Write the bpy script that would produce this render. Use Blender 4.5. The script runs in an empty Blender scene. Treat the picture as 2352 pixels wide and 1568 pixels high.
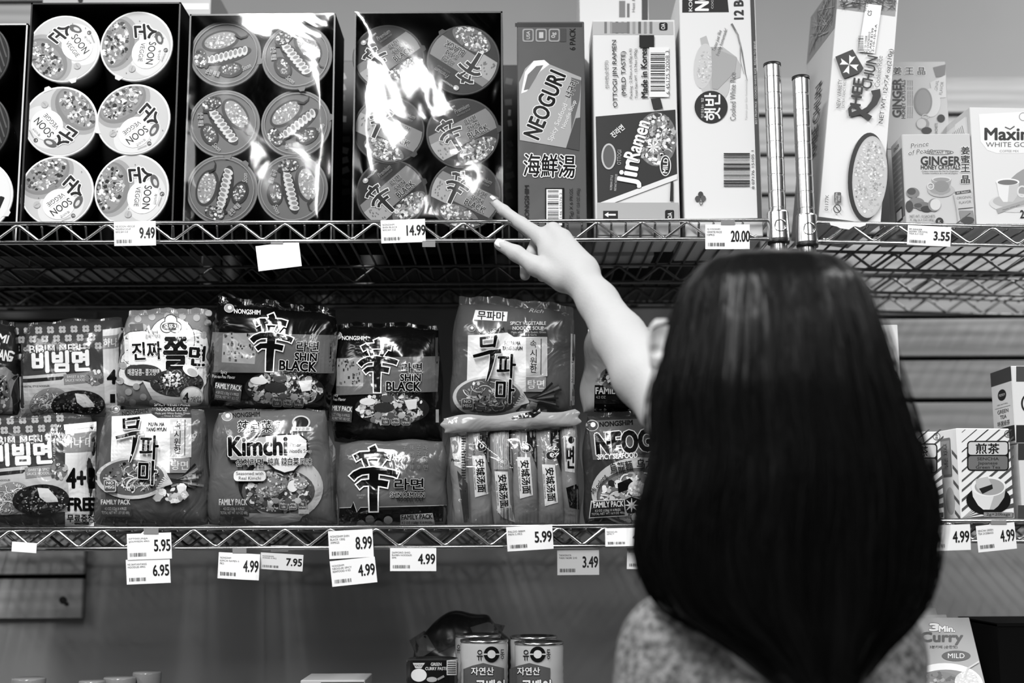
import bpy, bmesh, math, random
import numpy as np
from mathutils import Vector, Matrix
from mathutils.geometry import tessellate_polygon

rnd = random.Random(7)
SC = bpy.context.scene
COL = SC.collection

# ------------------------------------------------------------------ camera
FPX = 3000.0                       # focal length in pixels of the 2352 x 1568 frame
CAM = np.array([0.0, -1.9, 1.30])
PITCH, ROLL = math.radians(8.7), 0.005
_r = np.array([1.0, 0, 0]); _u = np.array([0, -math.sin(PITCH), math.cos(PITCH)])
FWD = np.array([0, math.cos(PITCH), math.sin(PITCH)])
RGT = _r * math.cos(ROLL) - _u * math.sin(ROLL)
UPV = _r * math.sin(ROLL) + _u * math.cos(ROLL)
cam_d = bpy.data.cameras.new('camera'); cam = bpy.data.objects.new('camera', cam_d); COL.objects.link(cam)
m3 = Matrix((RGT, UPV, -FWD)).transposed()
cam.matrix_world = Matrix.Translation(CAM) @ m3.to_4x4()
cam_d.sensor_width = 36.0; cam_d.lens = FPX / 2352 * 36.0
cam_d.clip_start = 0.05
cam_d.dof.use_dof = True; cam_d.dof.focus_distance = 1.93; cam_d.dof.aperture_fstop = 2.3
SC.camera = cam

# ------------------------------------------------------------------ world, ceiling lamps, exposure
W = bpy.data.worlds.new('world'); SC.world = W; W.use_nodes = True
W.node_tree.nodes['Background'].inputs[0].default_value = (1, 1, 1, 1)
W.node_tree.nodes['Background'].inputs[1].default_value = 0.01
def area(name, loc, target, sx, sy, power):
    l = bpy.data.lights.new(name, 'AREA'); l.shape = 'RECTANGLE'; l.size = sx; l.size_y = sy; l.energy = power
    o = bpy.data.objects.new(name, l); COL.objects.link(o); o.location = loc
    o.rotation_euler = (Vector(target) - Vector(loc)).to_track_quat('-Z', 'Y').to_euler()
    return o
# rows of fluorescent ceiling fixtures running towards the shelves
for lx, pw, wd, y0 in ((-2.5, 60, 0.5, -0.7), (-0.60, 150, 0.16, -0.7), (1.65, 100, 0.4, 0.1)):
    o = area('ceiling_lamp', (lx, (y0 - 4.2) / 2, 3.0), (lx, -2.45, 0.0), wd, y0 + 4.2, pw); o.rotation_euler = (0, 0, 0)
SC.view_settings.view_transform = 'Standard'; SC.view_settings.look = 'None'
SC.view_settings.gamma = 1.0; SC.view_settings.use_curve_mapping = False
SC.view_settings.exposure = 0.0

# ------------------------------------------------------------------ pixel -> world helpers
def rays(p):
    p = np.atleast_2d(np.asarray(p, float))
    return FWD + ((p[:, :1] - 1176) / FPX) * RGT + ((784 - p[:, 1:2]) / FPX) * UPV
def at(px, py, Y):
    d = rays([[px, py]])[0]
    return CAM + d * ((Y - CAM[1]) / d[1])
def hit(p, o, n):
    d = rays(p); t = ((o - CAM) @ n) / (d @ n)
    return CAM + d * t[:, None]

# ------------------------------------------------------------------ materials (all greys: the photo is black and white)
def lin(g):
    return g / 12.92 if g <= 0.04045 else ((g + 0.055) / 1.055) ** 2.4
MATS = {}
FIN = {  # roughness, specular, bump (scale, distance, distortion), coat
    'paper': (0.6, 0.25, None), 'card': (0.38, 0.4, None), 'gloss': (0.2, 0.5, (9, 0.0015, 0.6)),
    'film': (0.17, 0.5, (19, 0.0042, 1.3)), 'lid': (0.42, 0.22, None), 'matte': (0.85, 0.1, None),
    'blackboard': (0.7, 0.06, None),
}
def M(g, fin='card'):
    key = (round(g, 3), fin)
    if key in MATS: return MATS[key]
    m = bpy.data.materials.new('%s_grey_%02d' % (fin, int(g * 100))); m.use_nodes = True
    nt = m.node_tree; b = nt.nodes['Principled BSDF']
    ro, sp, bump = FIN[fin]
    a = min(0.84, max(0.003, lin(g) * 0.86))
    b.inputs['Base Color'].default_value = (a, a, a, 1)
    b.inputs['Roughness'].default_value = ro
    b.inputs['Specular IOR Level'].default_value = sp
    if bump: add_bump(nt, b, *bump)
    MATS[key] = m
    return m
def add_bump(nt, b, scale, dist, distort, stretch=None):
    geo = nt.nodes.new('ShaderNodeNewGeometry'); nz = nt.nodes.new('ShaderNodeTexNoise'); bp = nt.nodes.new('ShaderNodeBump')
    nz.inputs['Scale'].default_value = scale; nz.inputs['Detail'].default_value = 2.5; nz.inputs['Distortion'].default_value = distort
    src = geo.outputs['Position']
    if stretch:
        mp = nt.nodes.new('ShaderNodeMapping'); mp.inputs['Scale'].default_value = stretch
        nt.links.new(src, mp.inputs[0]); src = mp.outputs[0]
    nt.links.new(src, nz.inputs['Vector']); nt.links.new(nz.outputs['Fac'], bp.inputs['Height'])
    bp.inputs['Distance'].default_value = dist; bp.inputs['Strength'].default_value = 1.0
    nt.links.new(bp.outputs[0], b.inputs['Normal'])
    return bp
def custom(name, fn):
    m = bpy.data.materials.new(name); m.use_nodes = True
    fn(m.node_tree, m.node_tree.nodes['Principled BSDF']); return m
def _chrome(nt, b):
    b.inputs['Base Color'].default_value = (0.72, 0.72, 0.72, 1); b.inputs['Metallic'].default_value = 1; b.inputs['Roughness'].default_value = 0.22
def _wall(nt, b):
    nz = nt.nodes.new('ShaderNodeTexNoise'); nz.inputs['Scale'].default_value = 3; nz.inputs['Detail'].default_value = 6
    r = nt.nodes.new('ShaderNodeValToRGB'); r.color_ramp.elements[0].color = (0.34, 0.34, 0.34, 1); r.color_ramp.elements[1].color = (0.42, 0.42, 0.42, 1)
    g = nt.nodes.new('ShaderNodeNewGeometry'); nt.links.new(g.outputs['Position'], nz.inputs['Vector'])
    nt.links.new(nz.outputs['Fac'], r.inputs[0]); nt.links.new(r.outputs[0], b.inputs['Base Color']); b.inputs['Roughness'].default_value = 0.75
def _wood(nt, b):
    g = nt.nodes.new('ShaderNodeNewGeometry'); mp = nt.nodes.new('ShaderNodeMapping'); mp.inputs['Scale'].default_value = (1.2, 9, 14)
    nz = nt.nodes.new('ShaderNodeTexNoise'); nz.inputs['Scale'].default_value = 3; nz.inputs['Detail'].default_value = 8; nz.inputs['Distortion'].default_value = 1.6
    wv = nt.nodes.new('ShaderNodeTexWave'); wv.inputs['Scale'].default_value = 0.9; wv.inputs['Distortion'].default_value = 7; wv.inputs['Detail'].default_value = 3; wv.bands_direction = 'Z'
    mx = nt.nodes.new('ShaderNodeMix'); mx.data_type = 'FLOAT'; mx.inputs[0].default_value = 0.3
    r = nt.nodes.new('ShaderNodeValToRGB'); r.color_ramp.elements[0].position = 0.2; r.color_ramp.elements[1].position = 0.8
    r.color_ramp.elements[0].color = (0.36, 0.36, 0.36, 1); r.color_ramp.elements[1].color = (0.60, 0.60, 0.60, 1)
    nt.links.new(g.outputs['Position'], mp.inputs[0]); nt.links.new(mp.outputs[0], nz.inputs['Vector']); nt.links.new(mp.outputs[0], wv.inputs['Vector'])
    nt.links.new(nz.outputs['Fac'], mx.inputs[2]); nt.links.new(wv.outputs['Fac'], mx.inputs[3]); nt.links.new(mx.outputs[0], r.inputs[0])
    nt.links.new(r.outputs[0], b.inputs['Base Color']); b.inputs['Roughness'].default_value = 0.5
def _skin(nt, b):
    b.inputs['Base Color'].default_value = (0.43, 0.43, 0.43, 1); b.inputs['Roughness'].default_value = 0.6
    b.inputs['Subsurface Weight'].default_value = 0.25; b.inputs['Subsurface Radius'].default_value = (0.008, 0.008, 0.008); b.inputs['Subsurface Scale'].default_value = 1.0
    add_bump(nt, b, 260, 0.0003, 0)
def _hair(nt, b):
    b.inputs['Base Color'].default_value = (0.004, 0.004, 0.004, 1); b.inputs['Roughness'].default_value = 0.34; b.inputs['Specular IOR Level'].default_value = 0.16
    add_bump(nt, b, 60, 0.003, 0.3, (1, 1, 0.04))
def _knit(nt, b):
    g = nt.nodes.new('ShaderNodeNewGeometry'); nz = nt.nodes.new('ShaderNodeTexNoise'); nz.inputs['Scale'].default_value = 110; nz.inputs['Detail'].default_value = 5; nz.inputs['Roughness'].default_value = 0.7
    r = nt.nodes.new('ShaderNodeValToRGB'); r.color_ramp.elements[0].position = 0.35; r.color_ramp.elements[1].position = 0.68
    r.color_ramp.elements[0].color = (0.04, 0.04, 0.04, 1); r.color_ramp.elements[1].color = (0.32, 0.32, 0.32, 1)
    nt.links.new(g.outputs['Position'], nz.inputs['Vector']); nt.links.new(nz.outputs['Fac'], r.inputs[0]); nt.links.new(r.outputs[0], b.inputs['Base Color'])
    b.inputs['Roughness'].default_value = 0.95; b.inputs['Specular IOR Level'].default_value = 0.05
    add_bump(nt, b, 300, 0.002, 0)
def _clear(nt, b, scale=6, dist=0.0018, fac=0.03, rough=0.10):
    out = nt.nodes['Material Output']; nt.nodes.remove(b)
    t = nt.nodes.new('ShaderNodeBsdfTransparent'); gl = nt.nodes.new('ShaderNodeBsdfGlossy'); mx = nt.nodes.new('ShaderNodeMixShader')
    t.inputs[0].default_value = (0.96, 0.96, 0.96, 1); gl.inputs['Roughness'].default_value = rough
    lw = nt.nodes.new('ShaderNodeLayerWeight'); lw.inputs[0].default_value = 0.2
    mt = nt.nodes.new('ShaderNodeMath'); mt.operation = 'MULTIPLY_ADD'; mt.inputs[1].default_value = 0.3; mt.inputs[2].default_value = fac
    nt.links.new(lw.outputs['Fresnel'], mt.inputs[0]); nt.links.new(mt.outputs[0], mx.inputs[0])
    nt.links.new(t.outputs[0], mx.inputs[1]); nt.links.new(gl.outputs[0], mx.inputs[2]); nt.links.new(mx.outputs[0], out.inputs[0])
    class D: inputs = {'Normal': gl.inputs['Normal']}
    add_bump(nt, D, scale, dist, 1.8)
CHROME2 = custom('shaded_chrome', lambda nt, b: (_chrome(nt, b), b.inputs['Base Color'].__setattr__('default_value', (0.2, 0.2, 0.2, 1)), b.inputs['Roughness'].__setattr__('default_value', 0.35)))  # same chrome, its colour darkened to paint in the shade under the shelves
CHROME = custom('chrome', _chrome); WALLM = custom('painted_wall', _wall); WOOD = custom('pine_board', _wood)
SKIN = custom('skin', _skin); HAIR = custom('black_hair', _hair); KNIT = custom('grey_knit', _knit)
CLEAR = custom('shrink_film', _clear); CLEAR2 = custom('clear_bag', lambda nt, b: _clear(nt, b, 18, 0.005, 0.06, 0.1))

# ------------------------------------------------------------------ objects
def empty(name, loc=(0, 0, 0), parent=None):
    o = bpy.data.objects.new(name, None); COL.objects.link(o); o.location = loc; o.empty_display_size = 0.02
    if parent: o.parent = parent
    return o
def tag(o, label, cat, group=None):
    o['label'] = label; o['category'] = cat
    if group: o['group'] = group
    return o
def thing(name, label, cat, loc, group=None):
    return tag(empty(name, [float(v) for v in loc]), label, cat, group)
def origin(parent):
    v = np.zeros(3)
    while parent is not None:
        v += np.array(parent.location); parent = parent.parent
    return v
def mesh(name, V, F, mat, parent=None, smooth=False, mi=None):
    """V in world coordinates; stored relative to the parent (parents are never rotated while building)."""
    V = np.asarray(V, float) - origin(parent)
    me = bpy.data.meshes.new(name); me.from_pydata(V.tolist(), [], F)
    mats = mat if isinstance(mat, list) else [mat]
    for x in mats: me.materials.append(x)
    if mi is not None: me.polygons.foreach_set('material_index', mi)
    if smooth: me.polygons.foreach_set('use_smooth', [True] * len(me.polygons))
    me.update()
    o = bpy.data.objects.new(name, me); COL.objects.link(o)
    if parent: o.parent = parent
    return o
def label_part(o, t): o['label'] = t; return o
def hexa(c0, rx, uy, dz, w, h, d, bev=0.0):
    """box: c0 bottom-left-front corner, rx/uy unit vectors, dz unit vector into depth. Optional chamfer."""
    if bev <= 0:
        V = [c0 + rx * (w * i) + uy * (h * j) + dz * (d * k) for k in (0, 1) for j in (0, 1) for i in (0, 1)]
        F = [(0, 1, 3, 2), (5, 4, 6, 7), (4, 0, 2, 6), (1, 5, 7, 3), (2, 3, 7, 6), (4, 5, 1, 0)]
        return V, F
    bm = bmesh.new(); V, F = hexa(c0, rx, uy, dz, w, h, d)
    vs = [bm.verts.new(v) for v in V]
    for f in F: bm.faces.new([vs[i] for i in f])
    bmesh.ops.bevel(bm, geom=bm.edges[:], offset=bev, segments=1, affect='EDGES')
    bm.verts.index_update()
    V = [np.array(v.co) for v in bm.verts]; F = [[v.index for v in f.verts] for f in bm.faces]; bm.free()
    return V, F
def box(name, lo, hi, mat, parent=None, bev=0.0):
    lo = np.array(lo, float); hi = np.array(hi, float); s = hi - lo
    V, F = hexa(lo, np.array([1., 0, 0]), np.array([0, 0, 1.]), np.array([0, 1., 0]), s[0], s[2], s[1], bev)
    return mesh(name, V, F, mat, parent)
def tube(pts, r, n=8, closed_ends=True):
    pts = [np.asarray(p, float) for p in pts]; rr = r if hasattr(r, '__len__') else [r] * len(pts)
    V, F = [], []
    ref = None
    for i, p in enumerate(pts):
        t = pts[min(i + 1, len(pts) - 1)] - pts[max(i - 1, 0)]; t = t / (np.linalg.norm(t) + 1e-12)
        if ref is None:
            ref = np.array([0, 0, 1.]) if abs(t[2]) < 0.9 else np.array([0, 1., 0])
        a = ref - t * (ref @ t); a /= np.linalg.norm(a); ref = a; b = np.cross(t, a)
        for k in range(n):
            th = 2 * math.pi * k / n
            V.append(p + (a * math.cos(th) + b * math.sin(th)) * rr[i])
    for i in range(len(pts) - 1):
        for k in range(n):
            F.append((i * n + k, i * n + (k + 1) % n, (i + 1) * n + (k + 1) % n, (i + 1) * n + k))
    if closed_ends:
        F.append(tuple(range(n))[::-1]); F.append(tuple((len(pts) - 1) * n + k for k in range(n)))
    return V, F
def lathe(c, prof, axis=(0, 0, 1), n=32, split=False):
    """prof: list of (radius, height) along axis from point c."""
    ax = np.array(axis, float); ax /= np.linalg.norm(ax)
    a = np.cross(ax, [1, 0, 0]) if abs(ax[0]) < 0.9 else np.cross(ax, [0, 1, 0]); a /= np.linalg.norm(a); b = np.cross(ax, a)
    V, F = [], []
    if split: return merge([lathe(c, prof[i:i + 2], axis, n) for i in range(len(prof) - 1)])
    for r, h in prof:
        for k in range(n):
            th = 2 * math.pi * k / n; V.append(np.asarray(c) + ax * h + (a * math.cos(th) + b * math.sin(th)) * max(r, 1e-5))
    for i in range(len(prof) - 1):
        for k in range(n):
            F.append((i * n + k, i * n + (k + 1) % n, (i + 1) * n + (k + 1) % n, (i + 1) * n + k))
    return V, F
def merge(parts):
    V, F = [], []
    for v, f in parts:
        o = len(V); V += list(v); F += [tuple(i + o for i in q) for q in f]
    return V, F

# ------------------------------------------------------------------ flat print: text, polygons, food pictures
GLYPHS = {}
def glyph_mesh(s, off=0.0, shear=0.0, spacing=1.0, line=1.0, align='CENTER'):
    k = (s, round(off, 4), shear, spacing, line, align)
    if k in GLYPHS: return GLYPHS[k]
    c = bpy.data.curves.new('t', 'FONT'); c.body = s; c.resolution_u = 3; c.offset = off; c.shear = shear
    c.space_character = spacing; c.space_line = line; c.align_x = align
    o = bpy.data.objects.new('t', c); me = o.to_mesh()
    V = np.array([v.co[:2] for v in me.vertices]); F = [tuple(p.vertices) for p in me.polygons]
    o.to_mesh_clear(); bpy.data.objects.remove(o); bpy.data.curves.remove(c)
    GLYPHS[k] = (V, F); return GLYPHS[k]

BRUSH = [([(0.43, 0.0), (0.46, 0.05), (0.45, 0.10)], 0.12, 0.15), ([(0.09, 0.175), (0.20, 0.13), (0.45, 0.12), (0.66, 0.125), (0.79, 0.15)], 0.12, 0.12),
         ([(0.27, 0.17), (0.30, 0.24), (0.33, 0.30)], 0.085, 0.07), ([(0.66, 0.17), (0.60, 0.24), (0.55, 0.31)], 0.11, 0.075),
         ([(0.03, 0.475), (0.10, 0.42), (0.22, 0.375), (0.45, 0.355), (0.70, 0.38), (0.86, 0.405), (0.94, 0.43)], 0.125, 0.105),
         ([(0.15, 0.605), (0.24, 0.55), (0.40, 0.54), (0.60, 0.55), (0.74, 0.57)], 0.105, 0.12), ([(0.47, 0.35), (0.46, 0.55), (0.455, 0.75), (0.46, 0.975)], 0.18, 0.145)]
def LV(l): return np.asarray(l, float).reshape(-1, 1)
class Art:
    """Collects flat print. mp(points Nx2, lift) -> Nx3 world points. 2D coordinates run x right, y down."""
    def __init__(s, mp, fin='card', cut=None):
        s.mp = mp; s.fin = fin; s.cut = cut; s.b = {'print': {}, 'lettering': {}}; s.T = None; s.lay = 1; s.cnt = 0
    def add(s, V, F, g, bucket, lay, shifts=((0, 0),)):
        V = np.asarray(V, float)
        if s.cut and len(V): V, F = slice_mesh(V, F, s.cut)
        n = len(V); V = np.concatenate([V + np.array(d) for d in shifts])
        if len(shifts) > 1: F = [tuple(i + k * n for i in f) for k in range(len(shifts)) for f in F]
        if s.T is not None: V = V @ s.T[0] + s.T[1]
        # every piece lies a hair above the one before it, so that no two share a plane
        s.cnt = (s.cnt + 1) % 24; P = s.mp(V, lay * (0.00011 if s.cut else 0.00004) + 0.0002 + s.cnt * 1e-6 + np.repeat(np.arange(len(shifts)), n) * 1.3e-6)
        Vs, Fs, n = s.b[bucket].setdefault(g, [[], [], 0])
        Vs.append(P); Fs += [tuple(i + n for i in f) for f in F]; s.b[bucket][g][2] = n + len(P)
    def poly(s, pts, g, lay=None, bucket='print'):
        lay = s.nl() if lay is None else lay
        tri = tessellate_polygon([[Vector((p[0], p[1], 0)) for p in pts]])
        F = []
        for t in tri:
            a, b, c = [pts[i] for i in t]
            cr = (b[0] - a[0]) * (c[1] - a[1]) - (b[1] - a[1]) * (c[0] - a[0])
            F.append(tuple(t) if cr < 0 else tuple(t[::-1]))
        s.add(pts, F, g, bucket, lay)
    def turn(s, c, to, k=1.0, rot=0):
        """from now on: scale by k and turn clockwise about c, then bring c to the point to"""
        t = math.radians(rot); A = k * np.array([[math.cos(t), math.sin(t)], [-math.sin(t), math.cos(t)]])
        s.T = (A, np.array(to, float) - np.array(c, float) @ A)
    def nl(s): s.lay += 1; return s.lay
    def rect(s, x0, y0, x1, y1, g, lay=None, rot=0, rad=0):
        cx, cy, w, h = (x0 + x1) / 2, (y0 + y1) / 2, abs(x1 - x0) / 2, abs(y1 - y0) / 2
        if rad <= 0: p = [(-w, -h), (w, -h), (w, h), (-w, h)]
        else:
            p = []
            for sx, sy, a0 in ((1, -1, -90), (1, 1, 0), (-1, 1, 90), (-1, -1, 180)):
                for k in range(5):
                    a = math.radians(a0 + k * 22.5); p.append((sx * (w - rad) + rad * math.cos(a), sy * (h - rad) + rad * math.sin(a)))
        c, q = math.cos(math.radians(rot)), math.sin(math.radians(rot))
        s.poly([(cx + x * c - y * q, cy + x * q + y * c) for x, y in p], g, lay)
    def oval(s, cx, cy, rx, ry, g, lay=None, rot=0, n=28, a0=0, a1=360, clip=None, bucket='print'):
        c, q = math.cos(math.radians(rot)), math.sin(math.radians(rot)); p = []
        full = abs(a1 - a0) >= 360
        for k in range(n if full else n + 1):
            t = math.radians(a0 + (a1 - a0) * k / n); x, y = rx * math.cos(t), ry * math.sin(t)
            p.append((cx + x * c - y * q, cy + x * q + y * c))
        if clip: p = [clip(*v) for v in p]
        s.poly(p, g, lay, bucket)
    def line(s, pts, w, g, lay=None, bucket='print', w1=None):
        pts = np.asarray(pts, float); n = len(pts); L, R = [], []
        for i in range(n):
            t = pts[min(i + 1, n - 1)] - pts[max(i - 1, 0)]; t = t / (np.hypot(*t) + 1e-9); nn = np.array([-t[1], t[0]])
            ww = w if w1 is None else w + (w1 - w) * i / (n - 1)
            L.append(pts[i] + nn * ww / 2); R.append(pts[i] - nn * ww / 2)
        V = L + R; F = [(i, i + 1, n + i + 1, n + i) for i in range(n - 1)]
        s.add(V, F, g, bucket, s.nl() if lay is None else lay)
    def ring(s, cx, cy, rx, ry, w, g, lay=None, rot=0, a0=0, a1=360, n=32):
        c, q = math.cos(math.radians(rot)), math.sin(math.radians(rot)); p = []
        for k in range(n + 1):
            t = math.radians(a0 + (a1 - a0) * k / n); x, y = rx * math.cos(t), ry * math.sin(t)
            p.append((cx + x * c - y * q, cy + x * q + y * c))
        s.line(p, w, g, lay)
    def txt(s, t, cx, cy, w, h, g=0.0, rot=0, bold=0.0, out=None, shear=0.0, lay=None, spacing=1.0, align='CENTER', line=1.0):
        """ink box w x h centred on (cx,cy), turned rot degrees clockwise. out=(grey, offset): an outline behind it."""
        lay = (s.nl() if out is None else s.nl() + 1) if lay is None else lay
        s.lay = max(s.lay, lay)
        V0, _ = glyph_mesh(t, 0.0, shear, spacing, line, align)
        if not len(V0): return
        lo, hi = V0.min(0), V0.max(0); mid = (lo + hi) / 2; sc = np.array([w, h]) / np.maximum(hi - lo, 1e-6)
        c, q = math.cos(math.radians(rot)), math.sin(math.radians(rot))
        def put(grow, gg, l):
            V, F = glyph_mesh(t, 0.0, shear, spacing, line, align); P = (V - mid) * sc; x, y = P[:, 0], -P[:, 1]
            q0 = np.stack([cx + x * c - y * q, cy + x * q + y * c], 1)
            # stroke growth: the glyph is laid down several times, shifted round a small circle
            k = grow * min(abs(sc[0]), abs(sc[1])) ; nd = 0 if grow < 0.004 else (4 if grow < 0.025 else 6 if grow < 0.06 else 8)
            s.add(q0, F, gg, 'lettering', l, [(0, 0)] + [(k * math.cos(6.2832 * j / nd), k * math.sin(6.2832 * j / nd)) for j in range(nd)])
        if out: put(bold + out[1], out[0], lay - 1)
        put(bold, g, lay)
    def pepper(s, cx, cy, w, h, rot=0, g=0.02, out=0.96, ow=0.026):
        """the big brush-written character: eight tapered strokes with a pale outline"""
        l = s.nl(); s.lay += 1; c, q = math.cos(math.radians(rot)), math.sin(math.radians(rot))
        for lay, gg, grow in ((l, out, 2 * ow), (l + 1, g, 0)):
            for pts, w0, w1 in BRUSH:
                P = [((x - 0.49) * w, (y - 0.49) * h) for x, y in pts]
                if grow:
                    for e, f_ in ((0, 1), (-1, -2)):
                        d = np.array(P[e]) - np.array(P[f_]); d = d / np.hypot(*d) * grow * w * 0.5; P[e] = tuple(np.array(P[e]) + d)
                s.line([(cx + x * c - y * q, cy + x * q + y * c) for x, y in P], (w0 + grow) * w * 1.05, gg, lay, 'lettering', (w1 + grow) * w * 1.05)
    def bars(s, x0, y0, x1, y1, g=0.05, vertical=True, n=26, seed=1):
        r = random.Random(seed); lay = s.nl(); ws = [r.choice((1, 1, 2, 3)) for _ in range(2 * n)]; tot = sum(ws); p = 0
        for i, wv in enumerate(ws):
            a, b = p / tot, (p + wv) / tot; p += wv
            if i % 2 == 0:
                if vertical: s.rect(x0 + (x1 - x0) * a, y0, x0 + (x1 - x0) * b, y1, g, lay)
                else: s.rect(x0, y0 + (y1 - y0) * a, x1, y0 + (y1 - y0) * b, g, lay)
    def food(s, cx, cy, rx, ry, n=60, pal=(0.1, 0.2, 0.35, 0.5, 0.65, 0.8, 0.95), base=0.3, rot=0, seed=1, noodles=0, size=(0.06, 0.2), clip=None, ng=(0.6, 0.75, 0.9)):
        n = int(n * 1.9); size = (size[0] * 0.6, size[1] * 0.62); r = random.Random(seed); l0 = s.nl(); c, q = math.cos(math.radians(rot)), math.sin(math.radians(rot))
        if base is not None: s.oval(cx, cy, rx, ry, base, l0, rot, clip=clip)
        def pt(u, v): return cx + u * rx * c - v * ry * q, cy + u * rx * q + v * ry * c
        for i in range(noodles):
            a = r.uniform(0, 6.28); rad = 0.75 * math.sqrt(r.random()); u0, v0 = rad * math.cos(a), rad * math.sin(a)
            k = r.uniform(1.5, 4.5) * r.choice((-1, 1)); h = r.uniform(0, 6.28); pts = []
            for j in range(9):
                if u0 * u0 + v0 * v0 < 0.9: pts.append(pt(u0, v0) if not clip else clip(*pt(u0, v0)))
                u0 += 0.085 * math.cos(h); v0 += 0.085 * math.sin(h) * rx / ry * 0.8; h += k * 0.1
            if len(pts) > 2:
                wd = 0.055 * min(rx, ry) * 1.2
                ll = l0 + 1 + i % 3
                s.line(pts, wd * 1.7, 0.2, ll); s.line(pts, wd, r.choice(ng), ll + 0.5)
        for i in range(n):
            a = r.uniform(0, 6.28); rad = 0.92 * math.sqrt(r.random()); x, y = pt(rad * math.cos(a), rad * math.sin(a))
            z = r.uniform(*size) * min(rx, ry); e = r.uniform(0.5, 1.0); th = r.uniform(0, 3.14); p = []
            for k in range(8):
                t = k * math.pi / 4; zz = z * r.uniform(0.7, 1.15); xx, yy = zz * math.cos(t), zz * e * math.sin(t)
                p.append((x + xx * math.cos(th) - yy * math.sin(th), y + xx * math.sin(th) + yy * math.cos(th)))
            if clip: p = [clip(*v) for v in p]
            s.poly(p, r.choice(pal), l0 + 4 + (i % 6) * 0.6)
        s.lay = l0 + 9
    def build(s, parent, names=('printed_picture', 'lettering')):
        out = []
        for bk, nm in zip(('print', 'lettering'), names):
            V, F, mi, mats = [], [], [], []
            o = 0
            for g, (vs, fs, n) in s.b[bk].items():
                V.append(np.concatenate(vs)); F += [tuple(i + o for i in f) for f in fs]; mi += [len(mats)] * len(fs); mats.append(M(g, s.fin)); o += n
            if V: out.append(mesh(nm, np.concatenate(V), F, mats, parent, mi=mi)); out[-1]['kind'] = 'stuff'   # flat print
        return out
def slice_mesh(V, F, cut):
    lo, hi = V.min(0), V.max(0)
    if hi[0] - lo[0] < cut * 1.2 and hi[1] - lo[1] < cut * 1.2: return V, F
    bm = bmesh.new(); vs = [bm.verts.new((v[0], v[1], 0)) for v in V]
    for f in F:
        try: bm.faces.new([vs[i] for i in f])
        except ValueError: pass
    for ax in (0, 1):
        k0, k1 = math.ceil(lo[ax] / cut), math.floor(hi[ax] / cut)
        for k in range(k0, k1 + 1):
            co = [0, 0, 0]; no = [0, 0, 0]; co[ax] = k * cut; no[ax] = 1
            bmesh.ops.bisect_plane(bm, geom=bm.verts[:] + bm.edges[:] + bm.faces[:], plane_co=co, plane_no=no, dist=1e-5)
    bm.verts.index_update()
    V = np.array([v.co[:2] for v in bm.verts]); F = [tuple(v.index for v in f.verts) for f in bm.faces]; bm.free()
    return V, F

# ------------------------------------------------------------------ cartons placed by the picture points of their front face
def plane_n(yaw, lean):
    y, l = math.radians(yaw), math.radians(lean)
    return np.array([math.sin(y) * math.cos(l), -math.cos(y) * math.cos(l), math.sin(l)])
class Carton:
    def __init__(s, name, label, bl, br, tl, Y, depth, g=0.9, fin='card', yaw=0, lean=0, group=None, cat='box', side_g=None, bev=0.0012, zbase=None):
        n = plane_n(yaw, lean); o = at(*bl, Y)
        B, T = hit([br], o, n)[0], hit([tl], o, n)[0]
        if zbase is not None:      # sit exactly on the shelf
            if abs(B[2] - o[2]) < 0.004: B = np.array([B[0], B[1], o[2]])
            dz = np.array([0, 0, zbase - min(o[2], B[2])]); o = o + dz; B = B + dz
        w = np.linalg.norm(B - o); rx = (B - o) / w; uy = np.cross(n, rx); uy /= np.linalg.norm(uy); h = (T - o) @ uy
        s.o, s.n, s.rx, s.uy, s.w, s.h, s.d = o, n, rx, uy, w, h, depth
        base = o + rx * w / 2 - n * depth / 2
        s.root = thing(name, label, cat, base, group)
        V, F = hexa(o, rx, uy, -n, w, h, depth, bev)
        s.body = mesh('carton', V, F, M(g if side_g is None else side_g, fin), s.root)
        s.fin = fin
        if side_g is not None:
            V, F = hexa(o + n * 0.0001 + rx * 0.0006 + uy * 0.0006, rx, uy, -n, w - 0.0012, h - 0.0012, 0.0002); mesh('front_panel', V, F, M(g, fin), s.root)
    def front(s, fin=None):
        return Art(lambda P, l: hit(P, s.o, s.n) + s.n * LV(l), fin or s.fin)
    def left(s, fin=None):
        """left side: x in metres from the back edge to the front edge, y in metres down from the top"""
        c = s.o - s.n * s.d + s.uy * s.h
        return Art(lambda P, l: c + P[:, :1] * s.n - P[:, 1:2] * s.uy - s.rx * LV(l), fin or s.fin)

# ================================================================== room: wall, pine slat boards, floor
DEPTH = 0.57; YW = 0.66
wall = box('wall_back', (-3.0, YW, 0), (3.0, YW + 0.08, 3.1), WALLM); wall['kind'] = 'structure'
floor = box('floor', (-3.0, -5.0, -0.06), (3.0, YW + 0.08, 0.0), M(0.2, 'card')); floor['kind'] = 'structure'
YP = YW - 0.022
PITCHZ = 0.5 * (at(2150, 727, YP)[2] - at(2150, 919, YP)[2])
def planks(xa, xb, zref, k0, k1, seed):
    """boards between joints zref + k*PITCHZ; a dark recess strip lies behind the open joints"""
    for k in range(k0, k1):
        z0, z1 = zref + k * PITCHZ + 0.0045, zref + (k + 1) * PITCHZ - 0.0045
        box('plank', (xa, YP, z0), (xb, YW - 0.006, z1), WOOD, wall, 0.0015)
    box('joint_recess', (xa + 0.002, YW - 0.007, zref + k0 * PITCHZ + 0.005), (xb - 0.002, YW + 0.001, zref + k1 * PITCHZ - 0.005), M(0.08, 'blackboard'), wall)
zr = at(2150, 727, YP)[2]
planks(at(1737, 300, YP)[0], 2.2, zr, -4, 6, 1)
zl = at(100, 1324, YP)[2]
planks(-2.2, at(190, 1350, YP)[0], zl, -1, 16, 2)
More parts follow.
